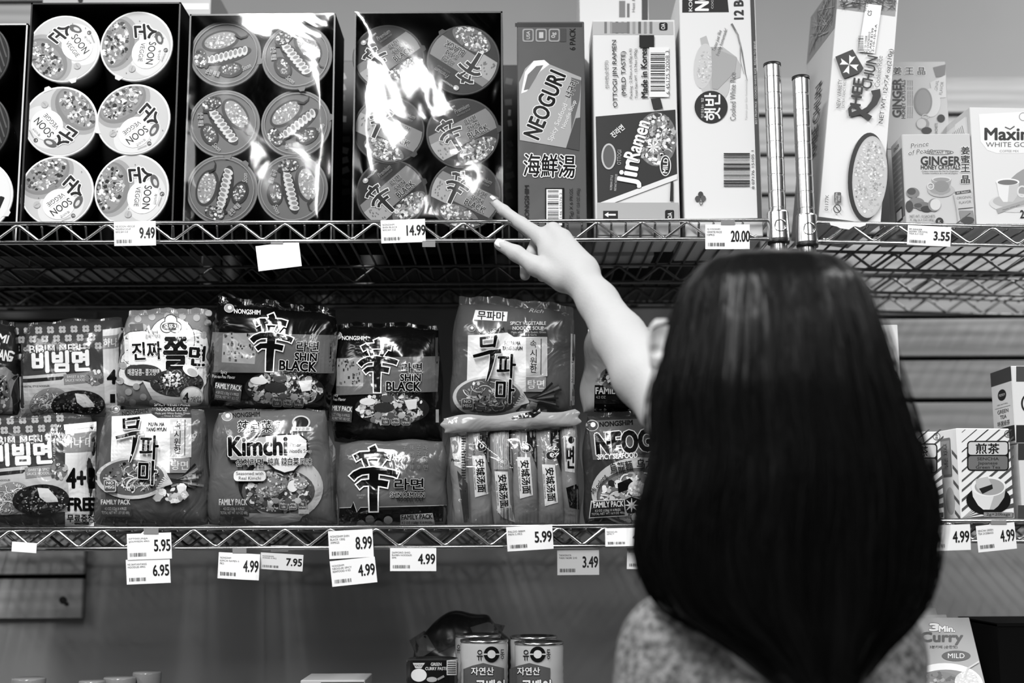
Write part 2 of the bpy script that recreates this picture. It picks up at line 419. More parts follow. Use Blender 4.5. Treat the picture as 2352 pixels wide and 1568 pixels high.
def _knot(P, x, y, rx, ry, g):
    a = Art(lambda Q, l: hit(Q, np.array([0, YP, 0]), np.array([0, -1., 0])) + np.array([0, -1., 0]) * LV(l), 'card')
    a.oval(x, y, rx, ry, g); a.oval(x + rx * 0.9, y + ry, rx * 0.6, ry * 0.5, g); return a.build(P, ('knot', 'x'))
_knot(wall, 145, 1378, 9, 9, 0.2)

# ================================================================== chrome wire shelving units
R_RAIL, R_ZIG, TRUSS = 0.0031, 0.0024, 0.029
def zig(x0, x1, z, y, pitch, phase):
    pts = []; x = x0 - phase; up = True; h = TRUSS / 2 - 0.003
    i = 0
    while x < x1 + pitch:
        s = 1 if i % 2 == 0 else -1
        for dx, f in ((-0.12, 0.86), (0, 1.0), (0.12, 0.86)):
            q = x + dx * pitch / 2
            if x0 <= q <= x1: pts.append((q, y, z - TRUSS / 2 + s * h * f))
        x += pitch / 2; i += 1
    return tube(pts, R_ZIG, 6)
def wire_shelf(unit, x0, x1, zA, zB, y0, pitch, phase, mat_sp, drop=0.0, nm='wire_shelf'):
    """shelf with its top rail at height zA at x0 and zB at x1; built level at the left end, then tipped"""
    root = empty(nm, np.array([x0, y0, zA]) - origin(unit), unit)
    L = x1 - x0; ys = (y0, y0 + DEPTH / 3, y0 + 2 * DEPTH / 3, y0 + DEPTH)
    for i, y in enumerate(ys):
        if drop and i in (1, 2): zA_, th_ = zA - drop - 0.007, TRUSS
        else: zA_, th_ = zA, TRUSS
        r = R_RAIL if i in (0, 3) else 0.0027
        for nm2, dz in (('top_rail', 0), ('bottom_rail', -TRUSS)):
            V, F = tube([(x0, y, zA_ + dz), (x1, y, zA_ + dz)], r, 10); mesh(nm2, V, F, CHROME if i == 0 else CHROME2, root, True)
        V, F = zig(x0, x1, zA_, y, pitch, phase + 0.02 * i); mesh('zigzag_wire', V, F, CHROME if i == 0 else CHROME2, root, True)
    for x in (x0, x1):
        for dz in (0, -TRUSS):
            V, F = tube([(x, y0, zA + dz), (x, y0 + DEPTH, zA + dz)], R_RAIL, 8); mesh('end_rail', V, F, CHROME, root, True)
    n = int(L / mat_sp); first = None
    zt = zA - R_RAIL - 0.0012
    for k in range(1, n):
        x = x0 + k * mat_sp
        if first is None:
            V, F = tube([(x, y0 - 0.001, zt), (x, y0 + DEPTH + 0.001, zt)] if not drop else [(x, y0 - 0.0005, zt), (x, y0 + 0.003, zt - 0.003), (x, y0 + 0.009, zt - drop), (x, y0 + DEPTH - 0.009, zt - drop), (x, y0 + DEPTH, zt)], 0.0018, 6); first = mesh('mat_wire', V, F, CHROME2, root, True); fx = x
        else:
            o = first.copy(); COL.objects.link(o); o.parent = root; o.location = (x - fx, 0, 0)
    root.rotation_euler = (0, -math.atan2(zB - zA, L), 0)
    return root
def post(unit, x, y, ztop, collars, n=28):
    prof = []; z = 0.012; r = 0.0127
    while z < ztop - 0.028:
        prof += [(r, z), (r, z + 0.0225), (r - 0.0005, z + 0.0231), (r - 0.0005, z + 0.0248)]; z += 0.0254
    prof += [(r, z), (r, ztop - 0.004)]
    V, F = lathe((x, y, 0), prof, n=n, split=True); p = mesh('post', V, F, CHROME, unit, True)
    V, F = lathe((x, y, 0), [(r + 0.0006, ztop - 0.004), (r + 0.0006, ztop), (0.006, ztop + 0.001), (0, ztop + 0.001)], n=n); mesh('end_cap', V, F, M(0.1, 'card'), p, True)
    V, F = lathe((x, y, 0), [(0.02, 0), (0.02, 0.008), (r, 0.014)], n=n); mesh('foot', V, F, M(0.1, 'card'), p, True)
    for zc in collars:
        V, F = lathe((x, y, 0), [(r, zc - 0.034), (0.0168, zc - 0.034), (0.0172, zc - 0.030), (0.0158, zc + 0.010), (0.0152, zc + 0.012), (r, zc + 0.012)], n=n, split=True)
        mesh('collar', V, F, CHROME, p, True)
        V, F = lathe((x, y, 0), [(r, zc - 0.037), (0.0160, zc - 0.037), (0.0160, zc - 0.0335), (r, zc - 0.0335)], n=n); mesh('sleeve', V, F, M(0.05, 'card'), p, True)
        V, F = lathe((x, y - 0.0166, zc - 0.012), [(0.0095, -0.0006), (0.0095, 0.0008), (0.0083, 0.0008), (0.0083, -0.0002)], (0, -1, 0), 24); mesh('badge', V, F, CHROME, p, True)
    return p
ZU = at(880, 509.5, 0)[2]; ZL = at(725, 1211, 0)[2]; ZB = 1.035
PXL = at(1787, 520, 0.0)[0]; PXR = at(1853, 530, 0.004)[0]; XL0 = -1.05; XR1 = 1.42
unitL = thing('shelving_unit', 'chrome wire shelving unit stocked with noodle trays and noodle bags', 'shelving', (XL0, 0, 0))
unitR = thing('shelving_unit', 'chrome wire shelving unit holding rice, ginger tea and green tea boxes', 'shelving', (PXR, 0, 0))
ph = lambda px, py: (lambda d: d)(at(px, py, 0)[0])
def phase_for(x0, crest_px, py, pitch): return (pitch - ((at(crest_px, py, 0)[0] - x0) % pitch)) % pitch
pu = at(552, 515, 0)[0] - at(448, 515, 0)[0]
wire_shelf(unitL, XL0, PXL - 0.012, ZU, ZU, 0, pu * 0.985, phase_for(XL0, 1065, 515, pu * 0.985), 0.0218, 0.020)
pl = at(1175, 1220, 0)[0] - at(1070, 1220, 0)[0]
wire_shelf(unitL, XL0, PXL - 0.012, ZL, ZL, 0, pl, phase_for(XL0, 130, 1220, pl), 0.0218)
wire_shelf(unitL, XL0, PXL - 0.012, ZB, ZB, 0, pl, 0, 0.0218)
zr0, zr1 = at(1880, 511, 0)[2], at(2352, 521, 0)[2]; slope = (zr1 - zr0) / (at(2352, 521, 0)[0] - at(1880, 511, 0)[0])
ZRL = at(2200, 1196, 0)[2]
X0R = PXR + 0.012
wire_shelf(unitR, X0R, XR1, zr0, zr0 + slope * (XR1 - X0R), 0, pu * 1.05, 0.02, 0.026)
wire_shelf(unitR, X0R, XR1, ZRL, ZRL - 0.001, 0, pu, 0.03, 0.026)
wire_shelf(unitR, X0R, XR1, ZB - 0.02, ZB - 0.02, 0, pu, 0.03, 0.026)
def zright(x): return zr0 + slope * (x - X0R)
zpl, zpr = at(1776, 147, 0)[2], at(1837, 177, 0.004)[2]
post(unitL, PXL, 0, zpl, (ZU, ZL, ZB)); post(unitL, PXL, DEPTH, zpl - 0.03, (ZU, ZL, ZB), 16)
post(unitL, XL0 - 0.012, 0, zpl, (ZU, ZL, ZB), 16); post(unitL, XL0 - 0.012, DEPTH, zpl - 0.03, (ZU, ZL, ZB), 16)
post(unitR, PXR, 0.004, zpr, (zr0, ZRL, ZB - 0.02)); post(unitR, PXR, DEPTH, zpr - 0.05, (zr0, ZRL, ZB - 0.02), 16)
post(unitR, XR1 + 0.012, 0.004, zpr, (zr1 - 0.02, ZRL, ZB - 0.02), 16); post(unitR, XR1 + 0.012, DEPTH, zpr - 0.05, (zr1 - 0.02, ZRL, ZB - 0.02), 16)
SU = ZU - R_RAIL - 0.0012 - 0.020 + 0.0018; SL = ZL + R_RAIL; SB = ZB + R_RAIL     # surfaces the goods stand on

# ================================================================== upper shelf: trays of noodle cups
def tray(px_bl, px_br, top_y, Y, depth, label, g_in=0.02, edge_g=0.25, film=True):
    """open-fronted card tray standing on its long side, cups facing out"""
    a, b = at(*px_bl, Y), at(*px_br, Y); x0, x1 = a[0], b[0]; z0 = SU; z1 = at((px_bl[0] + px_br[0]) / 2, top_y, Y)[2]
    t = thing('noodle_tray', label, 'tray', ((x0 + x1) / 2, Y + depth / 2, z0)); th = 0.0025
    box('back_panel', (x0, Y + depth - th, z0), (x1, Y + depth, z1), M(g_in, 'blackboard'), t)
    for nm, lo, hi in (('side_panel', (x0, Y, z0), (x0 + th, Y + depth, z1)), ('side_panel', (x1 - th, Y, z0), (x1, Y + depth, z1)),
                       ('top_panel', (x0, Y, z1 - th), (x1, Y + depth, z1)), ('bottom_panel', (x0, Y, z0), (x1, Y + depth, z0 + th))):
        box(nm, lo, hi, M(g_in, 'blackboard'), t)
    # raw card edges that face the aisle
    for lo, hi in (((x0, Y - 0.0004, z0), (x0 + th, Y, z1)), ((x1 - th, Y - 0.0004, z0), (x1, Y, z1)), ((x0, Y - 0.0004, z1 - th), (x1, Y, z1))):
        box('card_edge', lo, hi, M(edge_g, 'card'), t)
    if film:
        nx, nz = 40, 56; V, F = [], []
        r = random.Random(int(x0 * 1e4) & 0xffff); ph = [r.uniform(0, 6.28) for _ in range(8)]
        for j in range(nz + 1):
            for i in range(nx + 1):
                u, v = i / nx, j / nz; e = min(u, 1 - u, v, 1 - v); bul = 0.0028 * math.sin(6.28 * u + ph[0]) * math.sin(9 * v + ph[1]) + 0.0006 * math.sin(17 * u + 11 * v + ph[2]) + 0.0003 * math.sin(31 * v - 13 * u + ph[3])
                V.append((x0 + (x1 - x0) * u, Y - 0.0006 - 0.003 * min(1, e / 0.08) + bul * min(1, e / 0.06) * 0.6 - 0.0015, z0 + (z1 - z0) * v))
        for j in range(nz):
            for i in range(nx): k = j * (nx + 1) + i; F.append((k, k + 1, k + nx + 2, k + nx + 1))
        label_part(mesh('shrink_film', V, F, CLEAR, t, True), 'glossy clear plastic shrink film')
    return t
def cup(name, label, group, cx, cy, rpx, Y, design, ang, tilt=(0, 0), body_g=0.5, lid_g=0.9, h=0.075):
    c = at(cx, cy, Y); rad = rpx * (at(cx + 1, cy, Y)[0] - at(cx, cy, Y)[0])
    n = np.array([math.sin(math.radians(tilt[0])), -1.0, math.sin(math.radians(tilt[1]))]); n /= np.linalg.norm(n)
    rx = np.cross(np.array([0, 0, 1.0]), -n); rx /= np.linalg.norm(rx); rx = rx if rx[0] > 0 else -rx; uy = np.cross(n, rx)
    t = thing(name, label, 'noodle cup', c - n * (h / 2) - np.array([0, 0, rad * 0.93]), group)
    V, F = lathe(c, [(rad * 0.70, -h), (rad * 0.72, -h), (rad * 0.93, -0.012), (rad * 0.93, -0.004)], n, 40); mesh('bowl', V + [c - n * h], F + [(len(V), (k + 1) % 40, k) for k in range(40)], M(body_g, 'lid'), t, True)
    V, F = lathe(c, [(rad * 0.965, -0.005), (rad * 0.995, -0.004), (rad, -0.0015), (rad * 0.985, 0.0004), (rad * 0.955, 0.0)], n, 48); mesh('rim', V, F, M(min(1, lid_g + 0.1), 'lid'), t, True)
    V, F = lathe(c, [(rad * 0.958, 0.0), (rad * 0.5, 0.0)], n, 48); V.append(c); F += [(48 + k, 48 + (k + 1) % 48, len(V) - 1) for k in range(48)]
    lid = mesh('lid', V, F, M(lid_g, 'lid'), t)
    # small pull tab at the edge of the lid
    ca, sa = math.cos(math.radians(ang + 20)), math.sin(math.radians(ang + 20)); d1 = rx * ca - uy * sa; d2 = rx * sa + uy * ca
    q = [c + d1 * rad * 0.93 + d2 * rad * 0.13, c + d1 * rad * 0.93 - d2 * rad * 0.13, c + d1 * rad * 1.06 - d2 * rad * 0.06, c + d1 * rad * 1.06 + d2 * rad * 0.06]
    mesh('pull_tab', [p + n * k for k in (0.0003, 0.0008) for p in q], [(0, 1, 2, 3), (7, 6, 5, 4), (0, 4, 5, 1), (1, 5, 6, 2), (2, 6, 7, 3), (3, 7, 4, 0)], M(lid_g, 'lid'), t)
    A0 = math.radians(ang); co, si = math.cos(A0), math.sin(A0)
    def mp(P, l):
        x = P[:, 0] * co - P[:, 1] * si; y = P[:, 0] * si + P[:, 1] * co
        return c + (x[:, None] * rx - y[:, None] * uy) * rad * 0.955 + n * LV(l)
    a = Art(mp, 'lid'); design(a); a.build(lid, ('lid_print', 'lettering'))
    return t
def inside(x, y, R=0.985):
    d = math.hypot(x, y); return (x, y) if d <= R else (x * R / d, y * R / d)
def lid_white(seed):
    def f(a):
        a.oval(0, 0, 0.99, 0.99, 0.76, n=40); a.oval(0.15, -0.42, 0.70, 0.56, 0.84, clip=inside, n=36)
        a.oval(-0.03, 0.55, 0.83, 0.62, 0.62, clip=inside, n=40); a.oval(-0.03, 0.62, 0.74, 0.56, 0.5, clip=inside, n=40)
        a.food(-0.03, 0.60, 0.68, 0.40, 60, (0.15, 0.3, 0.45, 0.6, 0.75, 0.9, 0.95), 0.55, seed=seed, noodles=8, size=(0.1, 0.3), clip=inside)
        a.oval(0.17, -0.35, 0.47, 0.44, 0.97, n=30)
        a.txt('SOON', 0.17, -0.46, 0.66, 0.21, 0.2, bold=0.02); a.rect(-0.12, -0.30, 0.46, -0.292, 0.45); a.txt('VEGGIE', 0.17, -0.19, 0.56, 0.13, 0.3, bold=0.01)
        a.txt('순', -0.45, -0.20, 0.46, 0.62, 0.03, bold=0.03, out=(0.98, 0.05), rot=-14, shear=0.2)
        a.oval(-0.30, -0.62, 0.20, 0.11, 0.35, rot=-25); a.oval(-0.27, -0.64, 0.10, 0.05, 0.8, rot=-25)
        a.ring(0.04, -0.87, 0.05, 0.05, 0.02, 0.3); a.oval(0.05, -0.88, 0.02, 0.02, 0.3); a.txt('NONGSHIM', 0.26, -0.84, 0.26, 0.04, 0.4, rot=14)
        a.txt('채식라면', 0.20, -0.70, 0.30, 0.09, 0.45); a.oval(0.68, 0.0, 0.1, 0.1, 0.7); a.txt('Vegan', 0.68, 0.0, 0.15, 0.05, 0.5)
        r = random.Random(seed)
        for _ in range(14):
            x, y = r.uniform(-0.9, 0.9), r.uniform(-0.9, 0.2)
            if math.hypot(x, y) < 0.93 and math.hypot(x - 0.17, y + 0.35) > 0.5: a.oval(x, y, 0.018, 0.012, 0.45, n=8, rot=r.uniform(0, 90))
    return f
def lid_seafood(seed):
    def f(a):
        a.oval(0, 0, 0.99, 0.99, 0.42, n=40)
        a.oval(-0.1, -0.42, 0.56, 0.33, 0.2, rot=-8); a.food(-0.1, -0.44, 0.48, 0.25, 46, (0.5, 0.65, 0.8, 0.95), 0.6, rot=-8, seed=seed, size=(0.14, 0.3))
        a.oval(0.05, 0.08, 0.72, 0.22, 0.15, rot=-10)
        for k in range(9):
            x = -0.55 + k * 0.14; a.oval(x, 0.16 - k * 0.022, 0.085, 0.15, 0.85, rot=12, n=12); a.oval(x, 0.13 - k * 0.022, 0.05, 0.09, 0.55, rot=12, n=10)
        a.oval(0.1, 0.52, 0.36, 0.24, 0.15); a.food(0.1, 0.5, 0.28, 0.17, 22, (0.4, 0.7, 0.95), 0.3, seed=seed + 3, size=(0.2, 0.4))
        a.food(-0.72, 0.05, 0.2, 0.3, 20, (0.1, 0.6, 0.8, 0.95), 0.3, seed=seed + 5, size=(0.2, 0.45))
        a.line([(-0.62, 0.38), (-0.52, 0.26), (-0.36, 0.28), (-0.22, 0.22)], 0.1, 0.1, w1=0.01); a.line([(0.35, -0.55), (0.5, -0.42), (0.66, -0.45), (0.75, -0.55)], 0.09, 0.1, w1=0.01)
        a.txt('순한 해물', -0.42, 0.55, 0.42, 0.16, 0.75, rot=24, bold=0.02, out=(0.2, 0.04)); a.txt('Soon', 0.56, 0.5, 0.28, 0.14, 0.75, rot=-20, shear=0.3)
        a.ring(0, 0, 0.93, 0.93, 0.02, 0.6)
    return f
def lid_pepper(seed):
    def f(a):
        a.oval(0, 0, 0.99, 0.99, 0.10, n=40)
        p = [inside(x, y) for x, y in [(-1.2, -0.28)] + [(1.2 * math.cos(t), -0.28 + 0) for t in ()] + [(1.2, -0.38), (1.2, -0.1), (1.2, 0.22), (0.4, 0.26), (-0.4, 0.3), (-1.2, 0.32)]]
        y0, y1 = -0.36, 0.30; xs = lambda y: math.sqrt(max(0, 0.97 ** 2 - y * y))
        band = [(-xs(y0), y0), (xs(y0), y0)] + [(xs(y), y) for y in (-0.2, -0.05, 0.1)] + [(xs(y1), y1), (-xs(y1), y1)] + [(-xs(y), y) for y in (0.1, -0.05, -0.2)]
        a.poly(band, 0.50)
        blk = [(-xs(-0.12), -0.12), (-0.38, -0.12), (-0.38, 0.46), (-xs(0.46), 0.46)] + [(-xs(y), y) for y in (0.3, 0.15, 0.0)]
        a.poly(blk, 0.66)
        r = random.Random(seed)
        for _ in range(16): a.oval(r.uniform(-0.85, -0.45), r.uniform(-0.05, 0.40), 0.02, 0.03, 0.45, n=8)
        a.food(0.15, 0.64, 0.62, 0.31, 60, (0.2, 0.4, 0.6, 0.75, 0.85, 0.95), 0.4, seed=seed, noodles=10, size=(0.12, 0.36), clip=inside)
        a.pepper(-0.30, -0.08, 0.74, 1.04, -3)
        a.txt('라면', 0.36, -0.24, 0.36, 0.17, 0.1, bold=0.02, out=(0.9, 0.03)); a.txt('SHIN', 0.36, -0.04, 0.36, 0.13, 0.05, bold=0.03, out=(0.92, 0.03)); a.txt('BLACK', 0.40, 0.16, 0.62, 0.18, 0.05, bold=0.035, out=(0.92, 0.035))
        a.txt('Premium', 0.30, -0.66, 0.46, 0.13, 0.55, shear=0.25); a.txt('NOODLE SOUP', 0.30, -0.53, 0.42, 0.05, 0.45)
        a.oval(-0.30, -0.80, 0.085, 0.075, 0.7); a.oval(-0.28, -0.82, 0.04, 0.035, 0.95); a.txt('NONGSHIM', -0.02, -0.82, 0.36, 0.055, 0.85)
    return f
ROW, COLN = ('top', 'middle', 'bottom'), ('left', 'right')
tA = tray((-330, 508), (40, 508), 55, 0.022, 0.10, 'dark noodle tray cut off by the picture edge, holding ribbed lids', film=False, edge_g=0.8)
def lid_ribbed(seed):
    def f(a):
        a.oval(0, 0, 0.99, 0.99, 0.12, n=40)
        for k in range(15):
            y = -0.9 + k * 0.128; x = math.sqrt(max(0.02, 0.93 - y * y)); a.rect(-x, y - 0.02, x, y + 0.02, 0.32, rot=0)
        a.oval(0, 0, 0.4, 0.4, 0.1)
    return f
def lid_plain(a):
    a.oval(0, 0, 0.98, 0.98, 0.88); a.txt('1', 0.72, 0.1, 0.1, 0.34, 0.05, bold=0.04, rot=12); a.txt('라면', 0.1, 0, 0.8, 0.5, 0.1, bold=0.03)
for (cx, cy), nm, de, lg in (((-66, 130), 'upper ribbed dark noodle cup lid at the cut-off tray', lid_ribbed(1), 0.15), ((-66, 292), 'lower ribbed dark noodle cup lid at the cut-off tray', lid_ribbed(2), 0.15), ((-58, 450), 'white lid with black numeral in the cut-off tray', lid_plain, 0.85)):
    cup('noodle_cup', nm, 'cups in the cut-off tray', cx, cy, 88, 0.03, de, 70 if lg < 0.5 else 8, lid_g=lg, body_g=0.2)
tB = tray((45, 508), (398, 506), 6, 0.022, 0.105, 'black open tray of six white-lidded veggie noodle cups', film=False, g_in=0.02, edge_g=0.12)
for k, (cx, cy, an, ti) in enumerate(((147, 112, 52, (2, 2)), (313, 106, 97, (-3, 1)), (139, 279, 227, (3, 0)), (306, 274, 143, (-2, 2)), (131, 439, 143, (4, -1)), (302, 437, 95, (-2, 0)))):
    cup('noodle_cup', 'white-lidded veggie noodle cup, %s row, %s column of the black tray' % (ROW[k // 2], COLN[k % 2]), 'white-lidded cups', cx, cy, (82, 85, 84, 86, 83, 87)[k], 0.034, lid_white(k + 1), an, ti, 0.75, 0.85)
tC = tray((420, 506), (763, 504), 32, 0.020, 0.105, 'film-wrapped tray of six grey seafood-picture noodle bowls', edge_g=0.45)
for k, (cx, cy, an, ti) in enumerate(((518, 124, -8, (2, 3)), (682, 130, 60, (-2, 4)), (515, 284, 62, (1, 2)), (680, 284, -30, (-3, 2)), (510, 436, -70, (3, -2)), (672, 434, 85, (-1, -2)))):
    cup('noodle_cup', 'grey picture-lidded seafood noodle bowl, %s row, %s column of its wrapped tray' % (ROW[k // 2], COLN[k % 2]), 'seafood noodle bowls', cx, cy, 82, 0.036, lid_seafood(20 + k), an, ti, 0.45, 0.45)
tD = tray((808, 506), (1156, 504), 27, 0.016, 0.11, 'film-wrapped tray of six black-lidded spicy noodle bowls', edge_g=0.3)
for k, (cx, cy, an, ti) in enumerate(((893, 133, -38, (4, 4)), (1064, 138, 214, (-2, 1)), (893, 298, 25, (4, 3)), (1063, 306, -27, (-1, 1)), (899, 446, -42, (3, -2)), (1068, 448, 27, (-2, 1)))):
    cup('noodle_cup', 'black and grey spicy noodle bowl lid, %s row, %s column of its wrapped tray' % (ROW[k // 2], COLN[k % 2]), 'spicy noodle bowls', cx, cy, (83, 85, 83, 85, 82, 84)[k], 0.034, lid_pepper(40 + k), an, ti, 0.15, 0.2)

# ------------------------------------------------------------------ cartons on the left unit
c = Carton('noodle_carton', 'grey film-wrapped six pack noodle carton standing beside the black-lidded tray', (1190, 506), (1348, 506), (1180, 50), 0.018, 0.115, 0.36, 'gloss', zbase=SU)
a = c.front()
a.poly([(1183, 53), (1337, 53), (1337, 62), (1183, 62)], 0.24)
for k in range(3): a.rect(1200 + k * 30, 66, 1226 + k * 30, 96, 0.62, rad=5); a.rect(1203 + k * 30, 69, 1223 + k * 30, 93, 0.36, rad=4)
a.txt('USA', 1213, 81, 18, 8, 0.75, rot=-90, bold=0.02); a.rect(1238, 74, 1248, 88, 0.75); a.txt('0g', 1272, 81, 12, 12, 0.75, rot=-90, bold=0.02)
a.txt('6 PACK', 1315, 90, 50, 13, 0.12, rot=-90, bold=0.01); a.rect(1286, 66, 1300, 96, 0.30)
a.poly([(1192, 190), (1206, 158), (1226, 140), (1250, 138), (1262, 148), (1335, 178), (1330, 345), (1300, 340), (1194, 322)], 0.66)
a.poly([(1226, 140), (1250, 138), (1262, 148), (1240, 165), (1210, 210), (1197, 215), (1206, 165)], 0.93); a.poly([(1232, 152), (1248, 150), (1215, 205), (1203, 208), (1212, 172)], 0.45)
a.poly([(1312, 178), (1335, 185), (1331, 230), (1300, 345), (1312, 300)], 0.40)
a.poly([(1300, 340), (1330, 346), (1333, 270), (1322, 272)], 0.30)
a.txt('NEOGURI', 1251, 241, 160, 38, 0.03, rot=-67, bold=0.035, out=(0.92, 0.05)); a.txt('너구리', 1312, 205, 40, 18, 0.05, rot=-67, bold=0.03, out=(0.92, 0.04))
a.txt('Spicy Seafood', 1282, 282, 92, 15, 0.9, rot=-67); a.txt('Flavor', 1297, 235, 22, 6, 0.85, rot=-67); a.txt('Noodle Soup', 1307, 264, 70, 12, 0.92, rot=-67)
a.txt('海鮮湯', 1262, 381, 118, 52, 0.04, bold=0.02, out=(0.96, 0.05), rot=2)
a.rect(1252, 432, 1296, 520, 0.05); a.rect(1255, 435, 1291, 518, 0.93); a.bars(1258, 438, 1283, 516, 0.05, False, 22, 5); a.txt('31146 03576 2', 1288, 478, 70, 5, 0.1, rot=-90)
a.txt('NONGSHIM', 1210, 468, 84, 10, 0.12, rot=-90, bold=0.02); a.txt('(75g) X 6 PKGS.', 1313, 470, 76, 10, 0.1, rot=-90); a.txt('NET WT 15.8 OZ (450g)', 1329, 470, 74, 9, 0.1, rot=-90)
a.build(c.body)
c = Carton('noodle_carton', 'white mild ramen carton with barcode and dark picture panel', (1368, 506), (1562, 505), (1357, 46), 0.014, 0.10, 0.88, 'card', zbase=SU)
a = c.front()
a.poly([(1361, 50), (1546, 50), (1547, 80), (1362, 80)], 0.72)
for k in range(9): a.rect(1388 + k * 13, 50, 1394 + k * 13, 77, (0.45, 0.6, 0.35, 0.55)[k % 4])
a.rect(1406, 52, 1440, 76, 0.5); a.rect(1514, 52, 1533, 70, 0.03, rad=4); a.txt('OA', 1523, 61, 13, 9, 0.95, rot=-90, bold=0.01)
a.poly([(1368, 268), (1551, 252), (1555, 400), (1372, 468)], 0.16)
a.food(1508, 320, 46, 62, 110, (0.25, 0.4, 0.55, 0.7, 0.85, 0.95), 0.45, seed=12, noodles=22, size=(0.08, 0.26))
for k in range(8):
    t = math.radians(k * 45); a.poly([(1500, 338), (1500 + 18 * math.cos(t - 0.25) * 0.5, 338 + 9 * math.sin(t - 0.25)), (1500 + 17 * math.cos(t), 338 + 17 * math.sin(t)), (1500 + 9 * math.cos(t + 0.25), 338 + 9 * math.sin(t + 0.25))], 0.97)
a.poly([(1555, 400), (1555, 412), (1373, 480), (1372, 468)], 0.9)
a.txt('Jin', 1449, 396, 62, 54, 0.95, rot=-80, bold=0.035, out=(0.05, 0.03)); a.txt('Ramen', 1463, 322, 92, 34, 0.95, rot=-72, bold=0.03, out=(0.05, 0.03)); a.txt('진라면', 1418, 302, 34, 14, 0.9, rot=-40, bold=0.03)
a.oval(1528, 381, 13, 24, 0.95); a.oval(1528, 381, 11, 22, 0.12); a.txt('MILD', 1528, 381, 34, 11, 0.95, rot=-86, bold=0.02)
a.oval(1398, 360, 17, 30, 0.75); a.oval(1398, 360, 13, 26, 0.35); a.txt('OTTOGI', 1422, 362, 34, 9, 0.7, rot=-88); a.txt('KOREAN STYLE', 1404, 420, 34, 5, 0.8, rot=-86); a.txt('INSTANT NOODLES', 1414, 420, 38, 5, 0.8, rot=-86)
a.txt('진라면(순한맛)', 1394, 172, 64, 10, 0.3, rot=-92); a.txt('OTTOGI JIN RAMEN', 1413, 170, 154, 13, 0.12, rot=-91, bold=0.008); a.txt('(MILD TASTE)', 1433, 170, 102, 13, 0.12, rot=-91, bold=0.008)
a.txt('Packing : 2.29oz x 6 (65g x 6)', 1449, 170, 114, 8, 0.2, rot=-91); a.txt('Total Net WT. 13.74oz (390g)', 1461, 170, 114, 8, 0.2, rot=-91); a.txt('Made in Korea', 1479, 168, 114, 14, 0.05, rot=-91, bold=0.03)
a.rect(1468, 82, 1502, 110, 0.06); a.rect(1491, 110, 1536, 224, 0.93); a.bars(1494, 122, 1527, 212, 0.05, False, 26, 8); a.txt('6 45175 92008 3', 1533, 168, 100, 8, 0.1, rot=-91)
a.poly([(1494, 228), (1516, 226), (1522, 250), (1500, 252)], 0.15); a.poly([(1540, 418), (1546, 416), (1546, 463), (1538, 463)], 0.1)
a.poly([(1371, 466), (1558, 466), (1559, 540), (1372, 540)], 0.68); a.rect(1385, 485, 1419, 503, 0.03); a.poly([(1388, 494), (1397, 488), (1397, 492), (1414, 492), (1414, 496), (1397, 496), (1397, 500)], 0.92); a.rect(1527, 483, 1548, 505, 0.03, rad=4); a.txt('OA', 1538, 496, 14, 10, 0.95, rot=-90, bold=0.01)
a.build(c.body)
c = Carton('rice_carton', 'tall white cooked rice carton with bowl of rice picture beside chrome post', (1573, 505), (1752, 504), (1557, -30), 0.012, 0.17, 0.90, 'card', zbase=SU, yaw=-1)
a = c.front()
a.poly([(1567, -30), (1668, -30), (1674, 28), (1567, 29)], 0.15); a.txt('KOREA', 1586, 0, 52, 8, 0.9, rot=-90, bold=0.02); a.txt('NO.1', 1612, -8, 64, 30, 0.95, rot=-90, bold=0.05); a.txt('COOKED RICE', 1636, -10, 60, 5, 0.8, rot=-90)
a.txt('12 BOWLS', 1696, -14, 116, 21, 0.2, rot=-91, bold=0.04)
a.poly([(1722, -30), (1731, -30), (1750, 505), (1740, 505)], 0.28); a.txt('BEST FROM RICE   COOKED WHITE RICE   READY TO SERVE', 1735, 190, 190, 4.5, 0.8, rot=-91)
a.oval(1640, 178, 58, 36, 0.76, rot=80, n=36); a.poly([(1608, 88), (1622, 82), (1630, 108), (1660, 108), (1690, 130), (1702, 150), (1700, 178), (1664, 190), (1640, 208), (1632, 206)], 0.72)
a.oval(1616, 152, 22, 52, 0.80, rot=6); a.food(1618, 155, 17, 42, 50, (0.70, 0.76, 0.82, 0.9), 0.8, rot=6, seed=3, size=(0.15, 0.3)); a.poly([(1634, 108), (1692, 132), (1688, 165), (1648, 206), (1636, 204)], 0.66)
a.line([(1680, 55), (1694, 80), (1704, 120), (1712, 170), (1716, 185)], 5, 0.45, w1=1); a.line([(1690, 70), (1700, 100), (1700, 140), (1708, 170)], 3, 0.6, w1=1)
a.txt("Tastes just like\nfreshly homemade!", 1653, 96, 66, 22, 0.4, rot=-72, shear=0.3)
a.oval(1633, 246, 38, 37, 0.14, n=36); a.txt('햇반', 1636, 246, 62, 36, 0.93, rot=-90, bold=0.02); a.txt('맛있는 밥', 1613, 248, 46, 6, 0.85, rot=-90)
a.txt('Cooked White Rice', 1683, 222, 110, 13, 0.5, rot=-90); a.txt('Tastes just like homemade', 1714, 228, 96, 6, 0.75, rot=-90)
a.bars(1662, 352, 1722, 430, 0.06, False, 26, 9); a.txt('8 07176 15105 1', 1729, 390, 88, 6, 0.15, rot=-91)
for x, y, g in ((1609, 447, 0.25), (1602, 457, 0.3), (1615, 456, 0.35)): a.oval(x, y, 6, 7, g, n=14)
a.txt('CJ', 1611, 467, 9, 9, 0.25, rot=-90, bold=0.03)
a.build(c.body)
